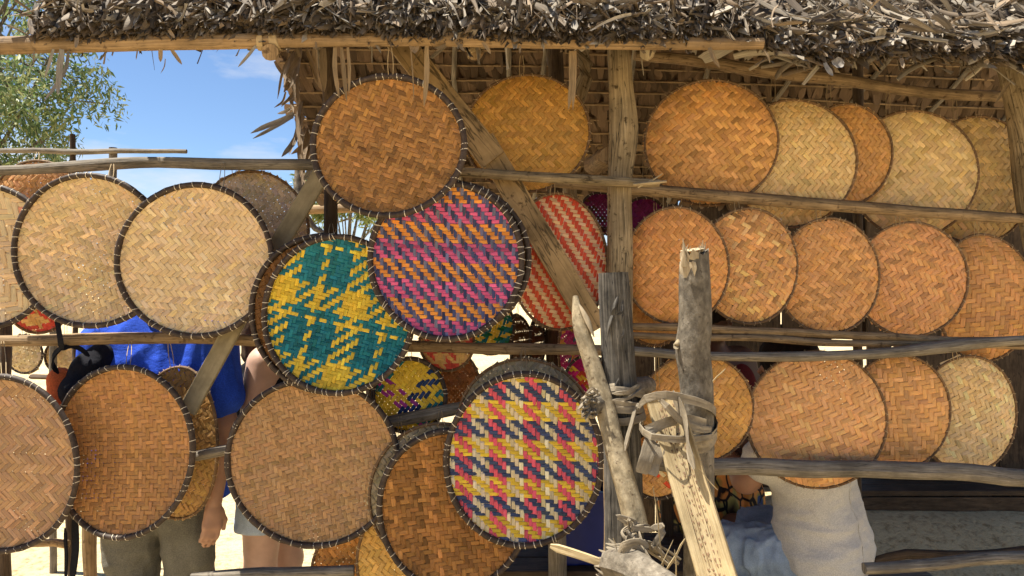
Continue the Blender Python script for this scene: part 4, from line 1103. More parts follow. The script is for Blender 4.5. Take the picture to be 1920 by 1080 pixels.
ribbon([(1206, 792, 1.92), (1200, 800, 1.86), (1215, 815, 1.82), (1260, 822, 1.81), (1310, 822, 1.86), (1338, 818, 1.95), (1342, 812, 2.02)], 0.018, seed=4, strands=1, thick=0.003)
ribbon([(1260, 735, 1.87), (1275, 765, 1.84), (1285, 800, 1.82), (1292, 850, 1.79), (1302, 880, 1.77)], 0.022, seed=5, strands=1, thick=0.003)
ribbon([(1232, 826, 1.84), (1222, 855, 1.82), (1211, 895, 1.81)], 0.052, seed=6, thick=0.005, up=(1, 0.1, -0.3), strands=2)
ribbon([(1193, 765, 1.90), (1186, 790, 1.885), (1172, 845, 1.86)], 0.008, thick=0.008, seed=7)
ribbon([(1196, 758, 1.895), (1191, 770, 1.89)], 0.014, thick=0.014, seed=8, n=5)
wrap('binding', P(1165, 745, 1.975), (0.25, 0, 1), 0.056, 2.2, 0.020, 0.020, 'dry_fibre', fr, 9, 0.002)
wrap('binding', P(1166, 770, 1.975), (-0.3, 0, 1), 0.057, 1.6, 0.022, 0.020, 'dry_fibre', fr, 10, 0.002)
wrap('binding', P(1310, 806, 1.975), (0.05, -0.1, 1), 0.047, 1.6, 0.026, 0.026, 'dry_fibre', fr, 11, 0.002)
ribbon([(1150, 738, 1.91), (1175, 735, 1.90), (1200, 722, 1.93)], 0.008, seed=12, thick=0.005)
ribbon([(1148, 750, 1.91), (1172, 748, 1.90), (1204, 728, 1.93)], 0.008, seed=13, thick=0.005)
ribbon([(1098, 742, 1.9), (1112, 728, 1.88), (1122, 742, 1.88)], 0.006, seed=14, thick=0.004)
# tangle where the pole meets the low log
ribbon([(1160, 1050, 1.74), (1170, 1028, 1.71), (1196, 1020, 1.70), (1215, 1035, 1.70)], 0.024, seed=15)
ribbon([(1192, 985, 1.80), (1200, 1010, 1.74), (1214, 1045, 1.69), (1232, 1072, 1.66)], 0.018, seed=16)
ribbon([(1170, 1005, 1.78), (1190, 990, 1.77), (1212, 985, 1.77), (1220, 1000, 1.80)], 0.012, seed=17)
ribbon([(1180, 1015, 1.76), (1166, 1000, 1.78), (1180, 985, 1.80), (1200, 980, 1.80)], 0.007, thick=0.005, seed=18)
ribbon([(1204, 1012, 1.78), (1230, 1024, 1.78), (1262, 1046, 1.78), (1280, 1056, 1.78)], 0.016, thick=0.014, seed=19)
ribbon([(1212, 1028, 1.80), (1235, 1040, 1.80), (1260, 1062, 1.79)], 0.014, thick=0.01, seed=20)
for k in range(14):
    x, y = 1195 + rs_.normal(0, 14), 1000 + rs_.normal(0, 14)
    ribbon([(x, y, 1.78 + rs_.normal(0, 0.02)), (x + rs_.normal(0, 16), y + rs_.normal(0, 14), 1.75), (x + rs_.normal(8, 22), y + rs_.normal(6, 18), 1.76)], rs_.uniform(0.004, 0.012), seed=30 + k, n=9, thick=0.003, name='loose_fibre')
for k, (x0, y0, x1, y1, d0) in enumerate([(1224, 912, 1246, 1085, 1.72), (1265, 1030, 1268, 1100, 1.70), (1284, 1010, 1246, 1074, 1.71), (1150, 1010, 1160, 1045, 1.76), (1311, 880, 1345, 920, 1.75), (1336, 715, 1361, 690, 1.9), (1230, 1080, 1262, 1012, 1.70)]):
    ribbon([(x0, y0, d0), ((x0 + x1) / 2 + 1, (y0 + y1) / 2, d0), (x1, y1, d0)], 0.004 if k in (0, 1, 2, 5) else 0.002, 'splint', 0.003, seed=60 + k, n=6, name='loose_splint')
ribbon([(1032, 1023, 1.86), (1090, 1042, 1.83), (1160, 1065, 1.80)], 0.014, 'splint', 0.008, n=10, seed=70, name='loose_splint')

# ------------------------------------------------------------------ people
def lat3(p, freq, seed):
    """smooth 3-D value noise"""
    g = np.random.default_rng(seed).uniform(-1, 1, (16, 16, 16))
    q = p * freq + 100
    i = np.floor(q).astype(int); f = q - i
    f = f * f * (3 - 2 * f)
    out = 0
    for a in (0, 1):
        for b in (0, 1):
            for c in (0, 1):
                w = (f[..., 0] if a else 1 - f[..., 0]) * (f[..., 1] if b else 1 - f[..., 1]) * (f[..., 2] if c else 1 - f[..., 2])
                out = out + w * g[(i[..., 0] + a) % 16, (i[..., 1] + b) % 16, (i[..., 2] + c) % 16]
    return out
def surface_nets(f, org, h):
    s = f < 0
    c = [f[a:f.shape[0] - 1 + a, b:f.shape[1] - 1 + b, e:f.shape[2] - 1 + e] for a in (0, 1) for b in (0, 1) for e in (0, 1)]
    cn = np.stack(c, -1)
    act = (cn.min(-1) < 0) & (cn.max(-1) >= 0)
    idx = -np.ones(act.shape, int)
    cells = np.argwhere(act)
    idx[act] = np.arange(len(cells))
    vals = cn[act]
    offs = np.array([(a, b, e) for a in (0, 1) for b in (0, 1) for e in (0, 1)], float)
    acc = np.zeros((len(cells), 3)); cnt = np.zeros(len(cells))
    for i in range(8):
        for j in range(i + 1, 8):
            if np.abs(offs[i] - offs[j]).sum() != 1: continue
            m = (vals[:, i] < 0) != (vals[:, j] < 0)
            t = vals[m, i] / (vals[m, i] - vals[m, j])
            acc[m] += offs[i] + t[:, None] * (offs[j] - offs[i]); cnt[m] += 1
    V = org + h * (cells + acc / cnt[:, None])
    F = []
    for ax in range(3):
        u, v = (ax + 1) % 3, (ax + 2) % 3
        sl0 = [slice(None)] * 3; sl1 = [slice(None)] * 3
        sl0[ax] = slice(0, -1); sl1[ax] = slice(1, None)
        e = np.argwhere(s[tuple(sl0)] != s[tuple(sl1)])
        e = e[(e[:, u] > 0) & (e[:, v] > 0) & (e[:, u] < f.shape[u] - 1) & (e[:, v] < f.shape[v] - 1)]
        if not len(e): continue
        inside = s[tuple(e.T)]
        def cid(du, dv):
            q = e.copy(); q[:, u] -= du; q[:, v] -= dv
            return idx[tuple(q.T)]
        quad = np.stack([cid(0, 0), cid(1, 0), cid(1, 1), cid(0, 1)], 1)
        quad[~inside] = quad[~inside][:, ::-1]
        F.append(quad)
    F = np.vstack(F)
    return V, F[(F >= 0).all(1)]
class Blob:
    """smooth union of tapered bones -> one continuous skin"""
    def __init__(self, h=0.009, k=0.03): self.p = []; self.h = h; self.k = k; self.cut = []
    def bone(self, a, b, ra, rb, flat=None, k=None):
        self.p.append((np.array(a, float), np.array(b, float), ra, rb, flat, k or self.k)); return self
    def field(self, pad, noise=None):
        lo = np.min([np.minimum(p[0], p[1]) - max(p[2], p[3]) for p in self.p], 0) - pad - 0.03
        hi = np.max([np.maximum(p[0], p[1]) + max(p[2], p[3]) for p in self.p], 0) + pad + 0.03
        n = np.ceil((hi - lo) / self.h).astype(int) + 1
        ax = [lo[i] + np.arange(n[i]) * self.h for i in range(3)]
        f = np.full(n, 0.5)
        for (a, b, ra, rb, flat, k) in self.p:
            m = max(ra, rb) * 1.6 + pad + 0.09
            l = np.minimum(a, b) - m; u = np.maximum(a, b) + m
            sl = tuple(slice(max(0, int((l[i] - lo[i]) / self.h)), min(n[i], int((u[i] - lo[i]) / self.h) + 2)) for i in range(3))
            g = np.stack(np.meshgrid(*[ax[i][sl[i]] for i in range(3)], indexing='ij'), -1)
            d = b - a; L2 = max(d @ d, 1e-9)
            t = np.clip(((g - a) @ d) / L2, 0, 1)
            e = g - (a + t[..., None] * d)
            if flat is not None:                          # flat = (axis, factor): thinner along that axis
                fa = nrm(np.array(flat[0], float))
                c = e @ fa
                e = e + fa * (c * (1 / flat[1] - 1))[..., None]
            r = ra + (rb - ra) * t
            dist = np.linalg.norm(e, axis=-1) - r - pad
            o = f[sl]
            hh = np.clip(0.5 + 0.5 * (o - dist) / k, 0, 1)
            f[sl] = o * (1 - hh) + dist * hh - k * hh * (1 - hh)
        G = None
        if noise or self.cut:
            G = np.stack(np.meshgrid(*ax, indexing='ij'), -1)
        if noise:
            for (amp, fr_, seed) in noise:
                q = lat3(G * np.array(fr_), 1.0, seed)
                q2 = lat3(G[..., [1, 2, 0]] * np.array(fr_)[[1, 2, 0]] * 1.3, 1.0, seed + 40)
                f = f + amp * (0.6 * q + 1.5 * (np.abs(q2 + 0.3 * q) - 0.3))      # soft swells with sharp creases
        for (pt, nv) in self.cut:                         # keep the side that nv points to
            f = np.maximum(f, -((G - np.array(pt)) @ nrm(np.array(nv, float))))
        return f, lo
    def mesh(self, name, mat, parent, pad=0.0, noise=None, uv=False):
        f, lo = self.field(pad, noise)
        V, F = surface_nets(f, lo, self.h)
        return mk(name, V, F, mat, parent)

def skin(name, c): 
    m = plain(name, tuple(np.array(c) * 0.86), tuple(np.array(c) * 1.12), 14.0, 0.55, bs=0.08, bd=0.003, spec=0.35)
    m.node_tree.nodes['Principled BSDF'].inputs['Subsurface Weight'].default_value = 0.06
    m.node_tree.nodes['Principled BSDF'].inputs['Subsurface Radius'].default_value = (0.02, 0.008, 0.004)
skin('skin_tan', (0.42, 0.235, 0.15)); skin('skin_light', (0.50, 0.31, 0.22)); skin('skin_brown', (0.30, 0.155, 0.095)); skin('skin_dark', (0.075, 0.035, 0.022))
def cloth(name, c, sc=260, var=0.18):
    m, N, L, b = new_mat(name)
    c = np.array(c)
    mp = node_map(N, L, 'Object', (1, 1, 1))
    n0 = node_noise(N, L, mp, 9, 4, 0.6); n1 = node_noise(N, L, mp, sc, 2, 0.5)
    a = ramp(N, L, n0.outputs['Fac'], [(0.3, tuple(c * (1 - var))), (0.7, tuple(c * (1 + var)))]).outputs['Color']
    w = ramp(N, L, n1.outputs['Fac'], [(0.35, (0.8, 0.8, 0.8)), (0.65, (1.12, 1.12, 1.12))]).outputs['Color']
    L.new(mixc(N, L, 1.0, a, w, 'MULTIPLY'), b.inputs['Base Color'])
    b.inputs['Roughness'].default_value = 0.9
    b.inputs['Specular IOR Level'].default_value = 0.15
    ad = N.new('ShaderNodeMath'); ad.operation = 'MULTIPLY_ADD'
    mp3 = node_map(N, L, 'Object', (14, 14, 30)); n3 = node_noise(N, L, mp3, 1.0, 3, 0.55)
    L.new(n3.outputs['Fac'], ad.inputs[0]); ad.inputs[1].default_value = 4.0; L.new(n1.outputs['Fac'], ad.inputs[2])
    bump(N, L, ad.outputs[0], b, 0.4, 0.003)
cloth('blue_cotton', (0.03, 0.09, 0.58)); cloth('khaki_grey', (0.135, 0.125, 0.098)); cloth('denim', (0.34, 0.43, 0.55), 420, 0.22); cloth('pale_denim', (0.36, 0.42, 0.50), 420, 0.25)
cloth('grey_jersey', (0.60, 0.565, 0.51), 300, 0.06); cloth('black_cloth', (0.012, 0.012, 0.016)); cloth('orange_nylon', (0.62, 0.13, 0.035)); cloth('maroon_cloth', (0.10, 0.012, 0.014)); cloth('hair_dark', (0.016, 0.011, 0.008), 600); cloth('hair_brown', (0.10, 0.06, 0.03), 600); cloth('shoe_leather', (0.09, 0.06, 0.04))
def print_cloth():
    m, N, L, b = new_mat('wax_print')
    mp = node_map(N, L, 'Object', (1, 1, 0.8))
    nz = node_noise(N, L, mp, 9, 2, 0.5)
    v = N.new('ShaderNodeTexVoronoi'); v.feature = 'F1'; v.inputs['Scale'].default_value = 6.5
    L.new(mp.outputs['Vector'], v.inputs['Vector'])
    e = N.new('ShaderNodeTexVoronoi'); e.feature = 'DISTANCE_TO_EDGE'; e.inputs['Scale'].default_value = 17
    L.new(mp.outputs['Vector'], e.inputs['Vector'])
    c = ramp(N, L, v.outputs['Distance'], [(0.0, (0.02, 0.05, 0.16)), (0.2, (0.02, 0.05, 0.16)), (0.22, (0.30, 0.24, 0.05)), (0.3, (0.78, 0.30, 0.06)), (0.52, (0.72, 0.26, 0.05)), (0.6, (0.42, 0.36, 0.09)), (0.75, (0.045, 0.025, 0.015))]).outputs['Color']
    k = ramp(N, L, e.outputs['Distance'], [(0.06, (0.02, 0.012, 0.01)), (0.10, (1, 1, 1))]).outputs['Color']
    L.new(mixc(N, L, 1.0, c, k, 'MULTIPLY'), b.inputs['Base Color'])
    b.inputs['Roughness'].default_value = 0.85
print_cloth()

def A3(*v): return np.array(v, float)
def hand(B, wrist, tip_dir, palm_n, side, curl=0.25, k=0.010):
    """palm and five fingers; side: +1 thumb towards +s"""
    T = nrm(A3(*tip_dir)); n = nrm(A3(*palm_n) - T * (A3(*palm_n) @ T)); s = np.cross(T, n) * side
    w = A3(*wrist)
    B.bone(w, w + T * 0.035, 0.024, 0.026, (n, 0.7), 0.015)
    for q in (-0.025, -0.008, 0.009, 0.026):
        B.bone(w + T * 0.03 + s * q * 0.6, w + T * 0.085 + s * q, 0.015, 0.013, None, 0.012)
    for q, L in ((0.026, 0.068), (0.009, 0.077), (-0.008, 0.072), (-0.025, 0.056)):
        p0 = w + T * 0.085 + s * q
        p1 = p0 + T * L * 0.5 + n * curl * L * 0.25
        p2 = p1 + T * L * 0.42 + n * curl * L * 0.7
        B.bone(p0, p1, 0.0100, 0.0090, None, 0.004); B.bone(p1, p2, 0.0090, 0.0075, None, 0.004)
    p0 = w + T * 0.03 + s * 0.026
    p1 = p0 + T * 0.035 + s * 0.022 + n * 0.008
    B.bone(p0, p1, 0.014, 0.0115, None, 0.008); B.bone(p1, p1 + T * 0.034 + s * 0.004 + n * 0.010, 0.0115, 0.008, None, 0.004)
def head(B, c, fwd):
    """skull, jaw, nose, ears, neck stub; c centre of the skull"""
    c = A3(*c); f = nrm(A3(*fwd)); u = A3(0, 0, 1.0); s = np.cross(f, u)
    B.bone(c + u * 0.03 - f * 0.015, c + u * 0.025 + f * 0.02, 0.088, 0.082, (s, 0.86), 0.02)
    B.bone(c + f * 0.03 - u * 0.02, c + f * 0.045 - u * 0.085, 0.058, 0.030, (s, 0.95), 0.03)
    B.bone(c + f * 0.088 + u * 0.0, c + f * 0.108 - u * 0.035, 0.007, 0.012, None, 0.012)
    B.bone(c + f * 0.085 - u * 0.066 - s * 0.02, c + f * 0.085 - u * 0.066 + s * 0.02, 0.008, 0.008, None, 0.008)
    for e in (-1, 1):
        B.bone(c + s * e * 0.078 + u * 0.014, c + s * e * 0.080 - u * 0.022, 0.012, 0.008, (f, 0.8), 0.008)
        B.bone(c + f * 0.082 + s * e * 0.032 + u * 0.018, c + f * 0.080 + s * e * 0.044 + u * 0.018, 0.008, 0.007, None, 0.010)
def eyes(c, fwd, parent):
    c = A3(*c); f = nrm(A3(*fwd)); u = A3(0, 0, 1.0); s = np.cross(f, u)
    for e in (-1, 1):
        V, F, U = tube_arrays([c + f * 0.083 + s * e * 0.030 + u * 0.004, c + f * 0.091 + s * e * 0.032 + u * 0.004, c + f * 0.094 + s * e * 0.032 + u * 0.004], [0.010, 0.008, 0.002], 8)
        mk('eye', V, F, 'black_cloth', parent, uv=U)
def hair_cap(c, fwd, parent, mat, length=0.0, h=0.009, pad=0.014):
    c = A3(*c); f = nrm(A3(*fwd)); u = A3(0, 0, 1.0); s = np.cross(f, u)
    B = Blob(h, 0.03)
    B.bone(c + u * 0.035 - f * 0.022, c + u * 0.035 + f * 0.012, 0.088, 0.080, (s, 0.88))
    B.bone(c - f * 0.05 + u * 0.01, c - f * 0.06 - u * 0.05, 0.062, 0.045, (s, 1.0))
    if length: B.bone(c - f * 0.065 - u * 0.04, c - f * 0.085 - u * length, 0.06, 0.035)
    B.mesh('hair', mat, parent, pad, [(0.006, (30, 30, 12), 3)])

def person_blue():
    x0, y0 = -1.305, 2.76
    t = empty('person', (x0, y0, 0), 'person in bright blue t-shirt and grey cargo trousers standing with one arm hanging', 'person')
    f = A3(0.12, 1, 0); fx = A3(1, 0, 0); u = A3(0, 0, 1.0)
    H = lambda x, z, y=0.0: A3(x0 + x, y0 + y, z)
    B = Blob(0.0085, 0.04)
    torso = [(H(-0.09, 0.93), H(0.09, 0.93), 0.135, 0.135, (0, 1, 0), 0.85), (H(-0.06, 1.08), H(0.06, 1.08), 0.13, 0.13, (0, 1, 0), 0.82), (H(-0.09, 1.26), H(0.09, 1.26), 0.145, 0.145, (0, 1, 0), 0.78), (H(-0.155, 1.385), H(0.155, 1.385), 0.075, 0.075, (0, 1, 0), 0.95), (H(0, 1.40), H(0, 1.50), 0.075, 0.058, None, 1)]
    for a, b, ra, rb, ax, fl in torso: B.bone(a, b, ra, rb, (ax, fl) if ax else None, 0.06)
    head(B, H(0, 1.625, 0.03), f)
    ra_ = [H(0.205, 1.39), H(0.245, 1.10, -0.03), H(0.245, 0.845, -0.11)]
    la_ = [H(-0.205, 1.39), H(-0.27, 1.12, 0.03), H(-0.16, 0.98, 0.22)]
    for q, e in ((ra_, 1), (la_, -1)):
        B.bone(q[0], q[1], 0.055, 0.044); B.bone(q[1], q[1] * 0.6 + q[2] * 0.4, 0.044, 0.043); B.bone(q[1] * 0.6 + q[2] * 0.4, q[2], 0.043, 0.028)
        d = nrm(q[2] - q[1])
        hand(B, q[2] + d * 0.005, d + A3(0, 0.05, -0.2), A3(-0.7 * e, 0.7, 0), 1 if e > 0 else -1, 0.55)
    legs = []
    for e in (-1, 1):
        hp, kn, an = H(0.092 * e, 0.88), H(0.105 * e, 0.49, 0.02), H(0.11 * e, 0.09, -0.02)
        legs.append((hp, kn, an))
        B.bone(hp, kn, 0.092, 0.062); B.bone(kn, an, 0.060, 0.040); B.bone(an, an + A3(0.02 * e, 0.13, -0.05), 0.042, 0.036)
    o = B.mesh('body', 'skin_tan', t)
    eyes(H(0, 1.625, 0.03), f, t)
    hair_cap(H(0, 1.625, 0.03), f, t, 'hair_brown')
    S = Blob(0.0085, 0.05)
    for a, b, ra, rb, ax, fl in torso[:4]: S.bone(a, b, ra, rb, (ax, fl), 0.07)
    S.bone(H(-0.09, 0.87), H(0.09, 0.87), 0.14, 0.14, ((0, 1, 0), 0.86))
    S.bone(H(-0.03, 1.44), H(0.03, 1.44), 0.068, 0.068)
    for q in (ra_, la_):
        S.bone(q[0], q[0] * 0.35 + q[1] * 0.65, 0.060, 0.066, None, 0.04)
    S.cut.append((H(0, 0.83), (0, 0, 1))); 
    S.mesh('shirt', 'blue_cotton', t, 0.026, [(0.010, (9, 9, 4), 1), (0.005, (20, 20, 9), 2)])
    Tr = Blob(0.0085, 0.04)
    Tr.bone(H(-0.085, 0.90), H(0.085, 0.90), 0.135, 0.135, ((0, 1, 0), 0.86))
    for hp, kn, an in legs:
        Tr.bone(hp, kn, 0.100, 0.076, None, 0.02); Tr.bone(kn, an, 0.076, 0.070, None, 0.02)
        Tr.bone(hp * 0.45 + kn * 0.55 + A3(np.sign(hp[0] - x0) * 0.055, -0.02, 0.03), hp * 0.3 + kn * 0.7 + A3(np.sign(hp[0] - x0) * 0.055, -0.02, 0), 0.055, 0.055, ((1, 0, 0), 0.7), 0.015)
    Tr.cut.append((H(0, 0.09), (0, 0, 1)))
    Tr.mesh('trousers', 'khaki_grey', t, 0.010, [(0.010, (9, 9, 8), 4), (0.005, (20, 20, 15), 5)])
    for hp, kn, an in legs:
        sh = Blob(0.009, 0.03)
        sh.bone(an + A3(0, -0.05, -0.035), an + A3(0.01, 0.16, -0.045), 0.045, 0.042); sh.cut.append((H(0, 0.0), (0, 0, 1)))
        sh.mesh('shoe', 'shoe_leather', t, 0.0)
person_blue()

def person_shorts():
    x0, y0 = -0.985, 3.02
    t = empty('person', (x0, y0, 0), 'person in black vest top and pale denim shorts with bare legs', 'person')
    f = A3(0.95, 0.25, 0); s = A3(0.25, -0.95, 0)                   # s: her right side, towards the trays
    H = lambda a, z, b=0.0: A3(x0, y0, z) + f * b + s * a
    B = Blob(0.0085, 0.04)
    torso = [(H(-0.08, 0.90), H(0.08, 0.90), 0.135, 0.135, 0.95), (H(-0.05, 1.03), H(0.05, 1.03), 0.12, 0.12, 0.9), (H(-0.07, 1.18), H(0.07, 1.18), 0.13, 0.13, 0.9), (H(-0.125, 1.315), H(0.125, 1.315), 0.062, 0.062, 0.95)]
    for a, b, ra, rb, fl in torso: B.bone(a, b, ra, rb, (f, fl), 0.06)
    B.bone(H(0.03, 1.21, 0.09), H(0.06, 1.20, 0.11), 0.06, 0.06); B.bone(H(-0.06, 1.20, 0.11), H(-0.03, 1.21, 0.09), 0.06, 0.06)
    B.bone(H(0, 1.33), H(0, 1.43, 0.01), 0.062, 0.052)
    head(B, H(0, 1.535, 0.03), f)
    for e in (1, -1):
        q = [H(0.165 * e, 1.31, -0.015), H(0.195 * e, 1.04, -0.06), H(0.14 * e, 0.98, 0.17)]
        B.bone(q[0], q[1], 0.056, 0.045); B.bone(q[1], q[2], 0.043, 0.027)
        hand(B, q[2], nrm(q[2] - q[1]), A3(0, 0, -1), -e, 0.4)
    legs = []
    for e in (-1, 1):
        hp, kn, an = H(0.085 * e, 0.85, -0.01), H(0.09 * e, 0.47, 0.05 * -e + 0.02), H(0.09 * e, 0.085, 0.05 * -e - 0.03)
        legs.append((hp, kn, an))
        B.bone(hp, kn, 0.095, 0.058); B.bone(kn, kn * 0.65 + an * 0.35, 0.056, 0.058); B.bone(kn * 0.65 + an * 0.35, an, 0.058, 0.034); B.bone(an, an + f * 0.14 - A3(0, 0, 0.05), 0.036, 0.030)
    B.mesh('body', 'skin_light', t)
    eyes(H(0, 1.535, 0.03), f, t)
    hair_cap(H(0, 1.535, 0.03), f, t, 'hair_brown', 0.2)
    V_ = Blob(0.0085, 0.05)
    for a, b, ra, rb, fl in torso[:3]: V_.bone(a, b, ra, rb, (f, fl), 0.06)
    V_.bone(H(0.03, 1.21, 0.09), H(0.06, 1.20, 0.11), 0.06, 0.06); V_.bone(H(-0.06, 1.20, 0.11), H(-0.03, 1.21, 0.09), 0.06, 0.06)
    for e in (1, -1):                                             # straps
        V_.bone(H(0.085 * e, 1.24, 0.10), H(0.10 * e, 1.375, 0.0), 0.012, 0.010, None, 0.01); V_.bone(H(0.10 * e, 1.375, 0.0), H(0.08 * e, 1.24, -0.12), 0.010, 0.012, None, 0.01)
    V_.cut.append((H(0, 0.92), (0, 0, 1)))
    V_.mesh('vest', 'black_cloth', t, 0.010, [(0.006, (12, 12, 6), 6)])
    Sh = Blob(0.0085, 0.035)
    Sh.bone(H(-0.08, 0.89), H(0.08, 0.89), 0.135, 0.135, (f, 0.96))
    for hp, kn, an in legs: Sh.bone(hp, hp * 0.5 + kn * 0.5, 0.105, 0.098)
    Sh.cut.append((H(0, 0.655), (0, 0, 1)))
    Sh.mesh('shorts', 'pale_denim', t, 0.009, [(0.009, (12, 12, 8), 7), (0.004, (30, 30, 20), 8)])
    for hp, kn, an in legs:
        sh = Blob(0.009, 0.03)
        sh.bone(an + f * -0.05 + A3(0, 0, -0.055), an + f * 0.17 + A3(0, 0, -0.06), 0.036, 0.034); sh.cut.append((H(0, 0.0), (0, 0, 1)))
        sh.mesh('shoe', 'shoe_leather', t, 0.0)
person_shorts()

def person_seated():
    x0, y0 = 1.235, 2.97
    t = empty('person', (x0, y0, 0), 'person in pale grey t-shirt and denim shorts sitting with back to the trays', 'person')
    f = nrm(A3(-0.80, 0.6, 0)); s = np.cross(f, A3(0, 0, 1.0))
    H = lambda a, z, b=0.0: A3(x0, y0, z) + f * b + s * a
    B = Blob(0.0085, 0.04)
    torso = [(H(-0.09, 0.57), H(0.09, 0.57), 0.13, 0.13, 0.98), (H(-0.07, 0.72, 0.01), H(0.07, 0.72, 0.01), 0.138, 0.138, 0.92), (H(-0.09, 0.90, 0.035), H(0.09, 0.90, 0.035), 0.145, 0.145, 0.82), (H(-0.155, 1.04, 0.07), H(0.155, 1.04, 0.07), 0.072, 0.072, 0.95)]
    for a, b, ra, rb, fl in torso: B.bone(a, b, ra, rb, (f, fl), 0.06)
    B.bone(H(0, 1.06, 0.08), H(0, 1.17, 0.11), 0.068, 0.056)
    head(B, H(0, 1.285, 0.14), f)
    arms = []
    for e in (1, -1):
        q = [H(0.205 * e, 1.03, 0.07), H(0.22 * e, 0.845, 0.23), H(0.06 * e, 0.93, 0.40)]
        arms.append(q)
        B.bone(q[0], q[1], 0.056, 0.047); B.bone(q[1], q[2], 0.046, 0.029)
        hand(B, q[2], nrm(q[2] - q[1]), A3(0, 0, -1), -e, 0.5)
    legs = []
    for e in (-1, 1):
        hp, kn, an = H(0.10 * e, 0.535, 0.0), H(0.135 * e, 0.525, 0.41), H(0.12 * e, 0.09, 0.38)
        legs.append((hp, kn, an))
        B.bone(hp, kn, 0.092, 0.062); B.bone(kn, an, 0.058, 0.038); B.bone(an, an + f * 0.14 - A3(0, 0, 0.05), 0.04, 0.034)
    B.mesh('body', 'skin_brown', t)
    eyes(H(0, 1.285, 0.14), f, t)
    hair_cap(H(0, 1.285, 0.14), f, t, 'hair_dark', pad=0.018)
    S = Blob(0.0065, 0.05)
    for a, b, ra, rb, fl in torso: S.bone(a, b, ra, rb, (f, fl), 0.07)
    S.bone(H(-0.09, 0.53, -0.03), H(0.09, 0.53, -0.03), 0.125, 0.125, (f, 0.95))
    for q in arms: S.bone(q[0], q[0] * 0.5 + q[1] * 0.5, 0.062, 0.066, None, 0.04)
    S.cut.append((H(0, 0.47, -0.1), nrm(A3(0, 0, 1) - f * 0.42)))
    so = S.mesh('shirt', 'grey_jersey', t, 0.026, [(0.010, (3, 3, 8), 11), (0.009, (4, 4, 17), 12), (0.003, (14, 14, 34), 19)])
    W_ = np.array([v.co for v in so.data.vertices]) + wloc(so)              # a sewn seam down the back of the shirt
    al = (W_ - A3(x0, y0, 0)) @ s + 0.05
    back = (np.abs(al) < 0.005) & ((W_ - A3(x0, y0, 0)) @ f < -0.03)
    Q = W_[back]; Q = Q[np.argsort(Q[:, 2])]
    zz = np.linspace(Q[0, 2], min(Q[-1, 2], 1.0), 24)
    sp = np.stack([np.interp(zz, Q[:, 2], np.convolve(np.pad(Q[:, i], 3, 'edge'), np.ones(7) / 7, 'valid')) for i in range(2)] + [zz], -1) - f * 0.0012
    tube('seam', sp, 0.0016, 'grey_jersey', so, nseg=5)
    D = Blob(0.0065, 0.04)
    D.bone(H(-0.09, 0.545), H(0.09, 0.545), 0.128, 0.128)
    for hp, kn, an in legs: D.bone(hp, hp * 0.12 + kn * 0.88, 0.112, 0.095)
    D.cut.append((H(0, 0.5, 0.37), -f)); D.cut.append((H(0, 0.435), (0, 0, 1)))
    D.mesh('shorts', 'denim', t, 0.018, [(0.012, (11, 11, 3), 13), (0.009, (20, 20, 5), 14), (0.003, (40, 40, 14), 15)])
    for hp, kn, an in legs:
        sh = Blob(0.009, 0.03)
        sh.bone(an + f * -0.05 + A3(0, 0, -0.055), an + f * 0.17 + A3(0, 0, -0.06), 0.038, 0.036); sh.cut.append((H(0, 0.0), (0, 0, 1)))
        sh.mesh('shoe', 'shoe_leather', t, 0.0)
    b = empty('seat_bench', (x0, y0, 0), 'low plank seat under the person in the grey shirt', 'bench')
    for k in (-1, 1): board('plank', A3(0.62, y0 + 0.10 * k, 0.405), A3(1.72, y0 + 0.10 * k, 0.405), 0.17, 0.04, 'pole_grey', b, up=(0, 0, 1))
    for xx in (0.72, 1.6):
        for k in (-1, 1): board('leg', (xx, y0 + 0.1 * k, 0), (xx, y0 + 0.1 * k, 0.39), 0.07, 0.06, 'pole_grey', b)
person_seated()

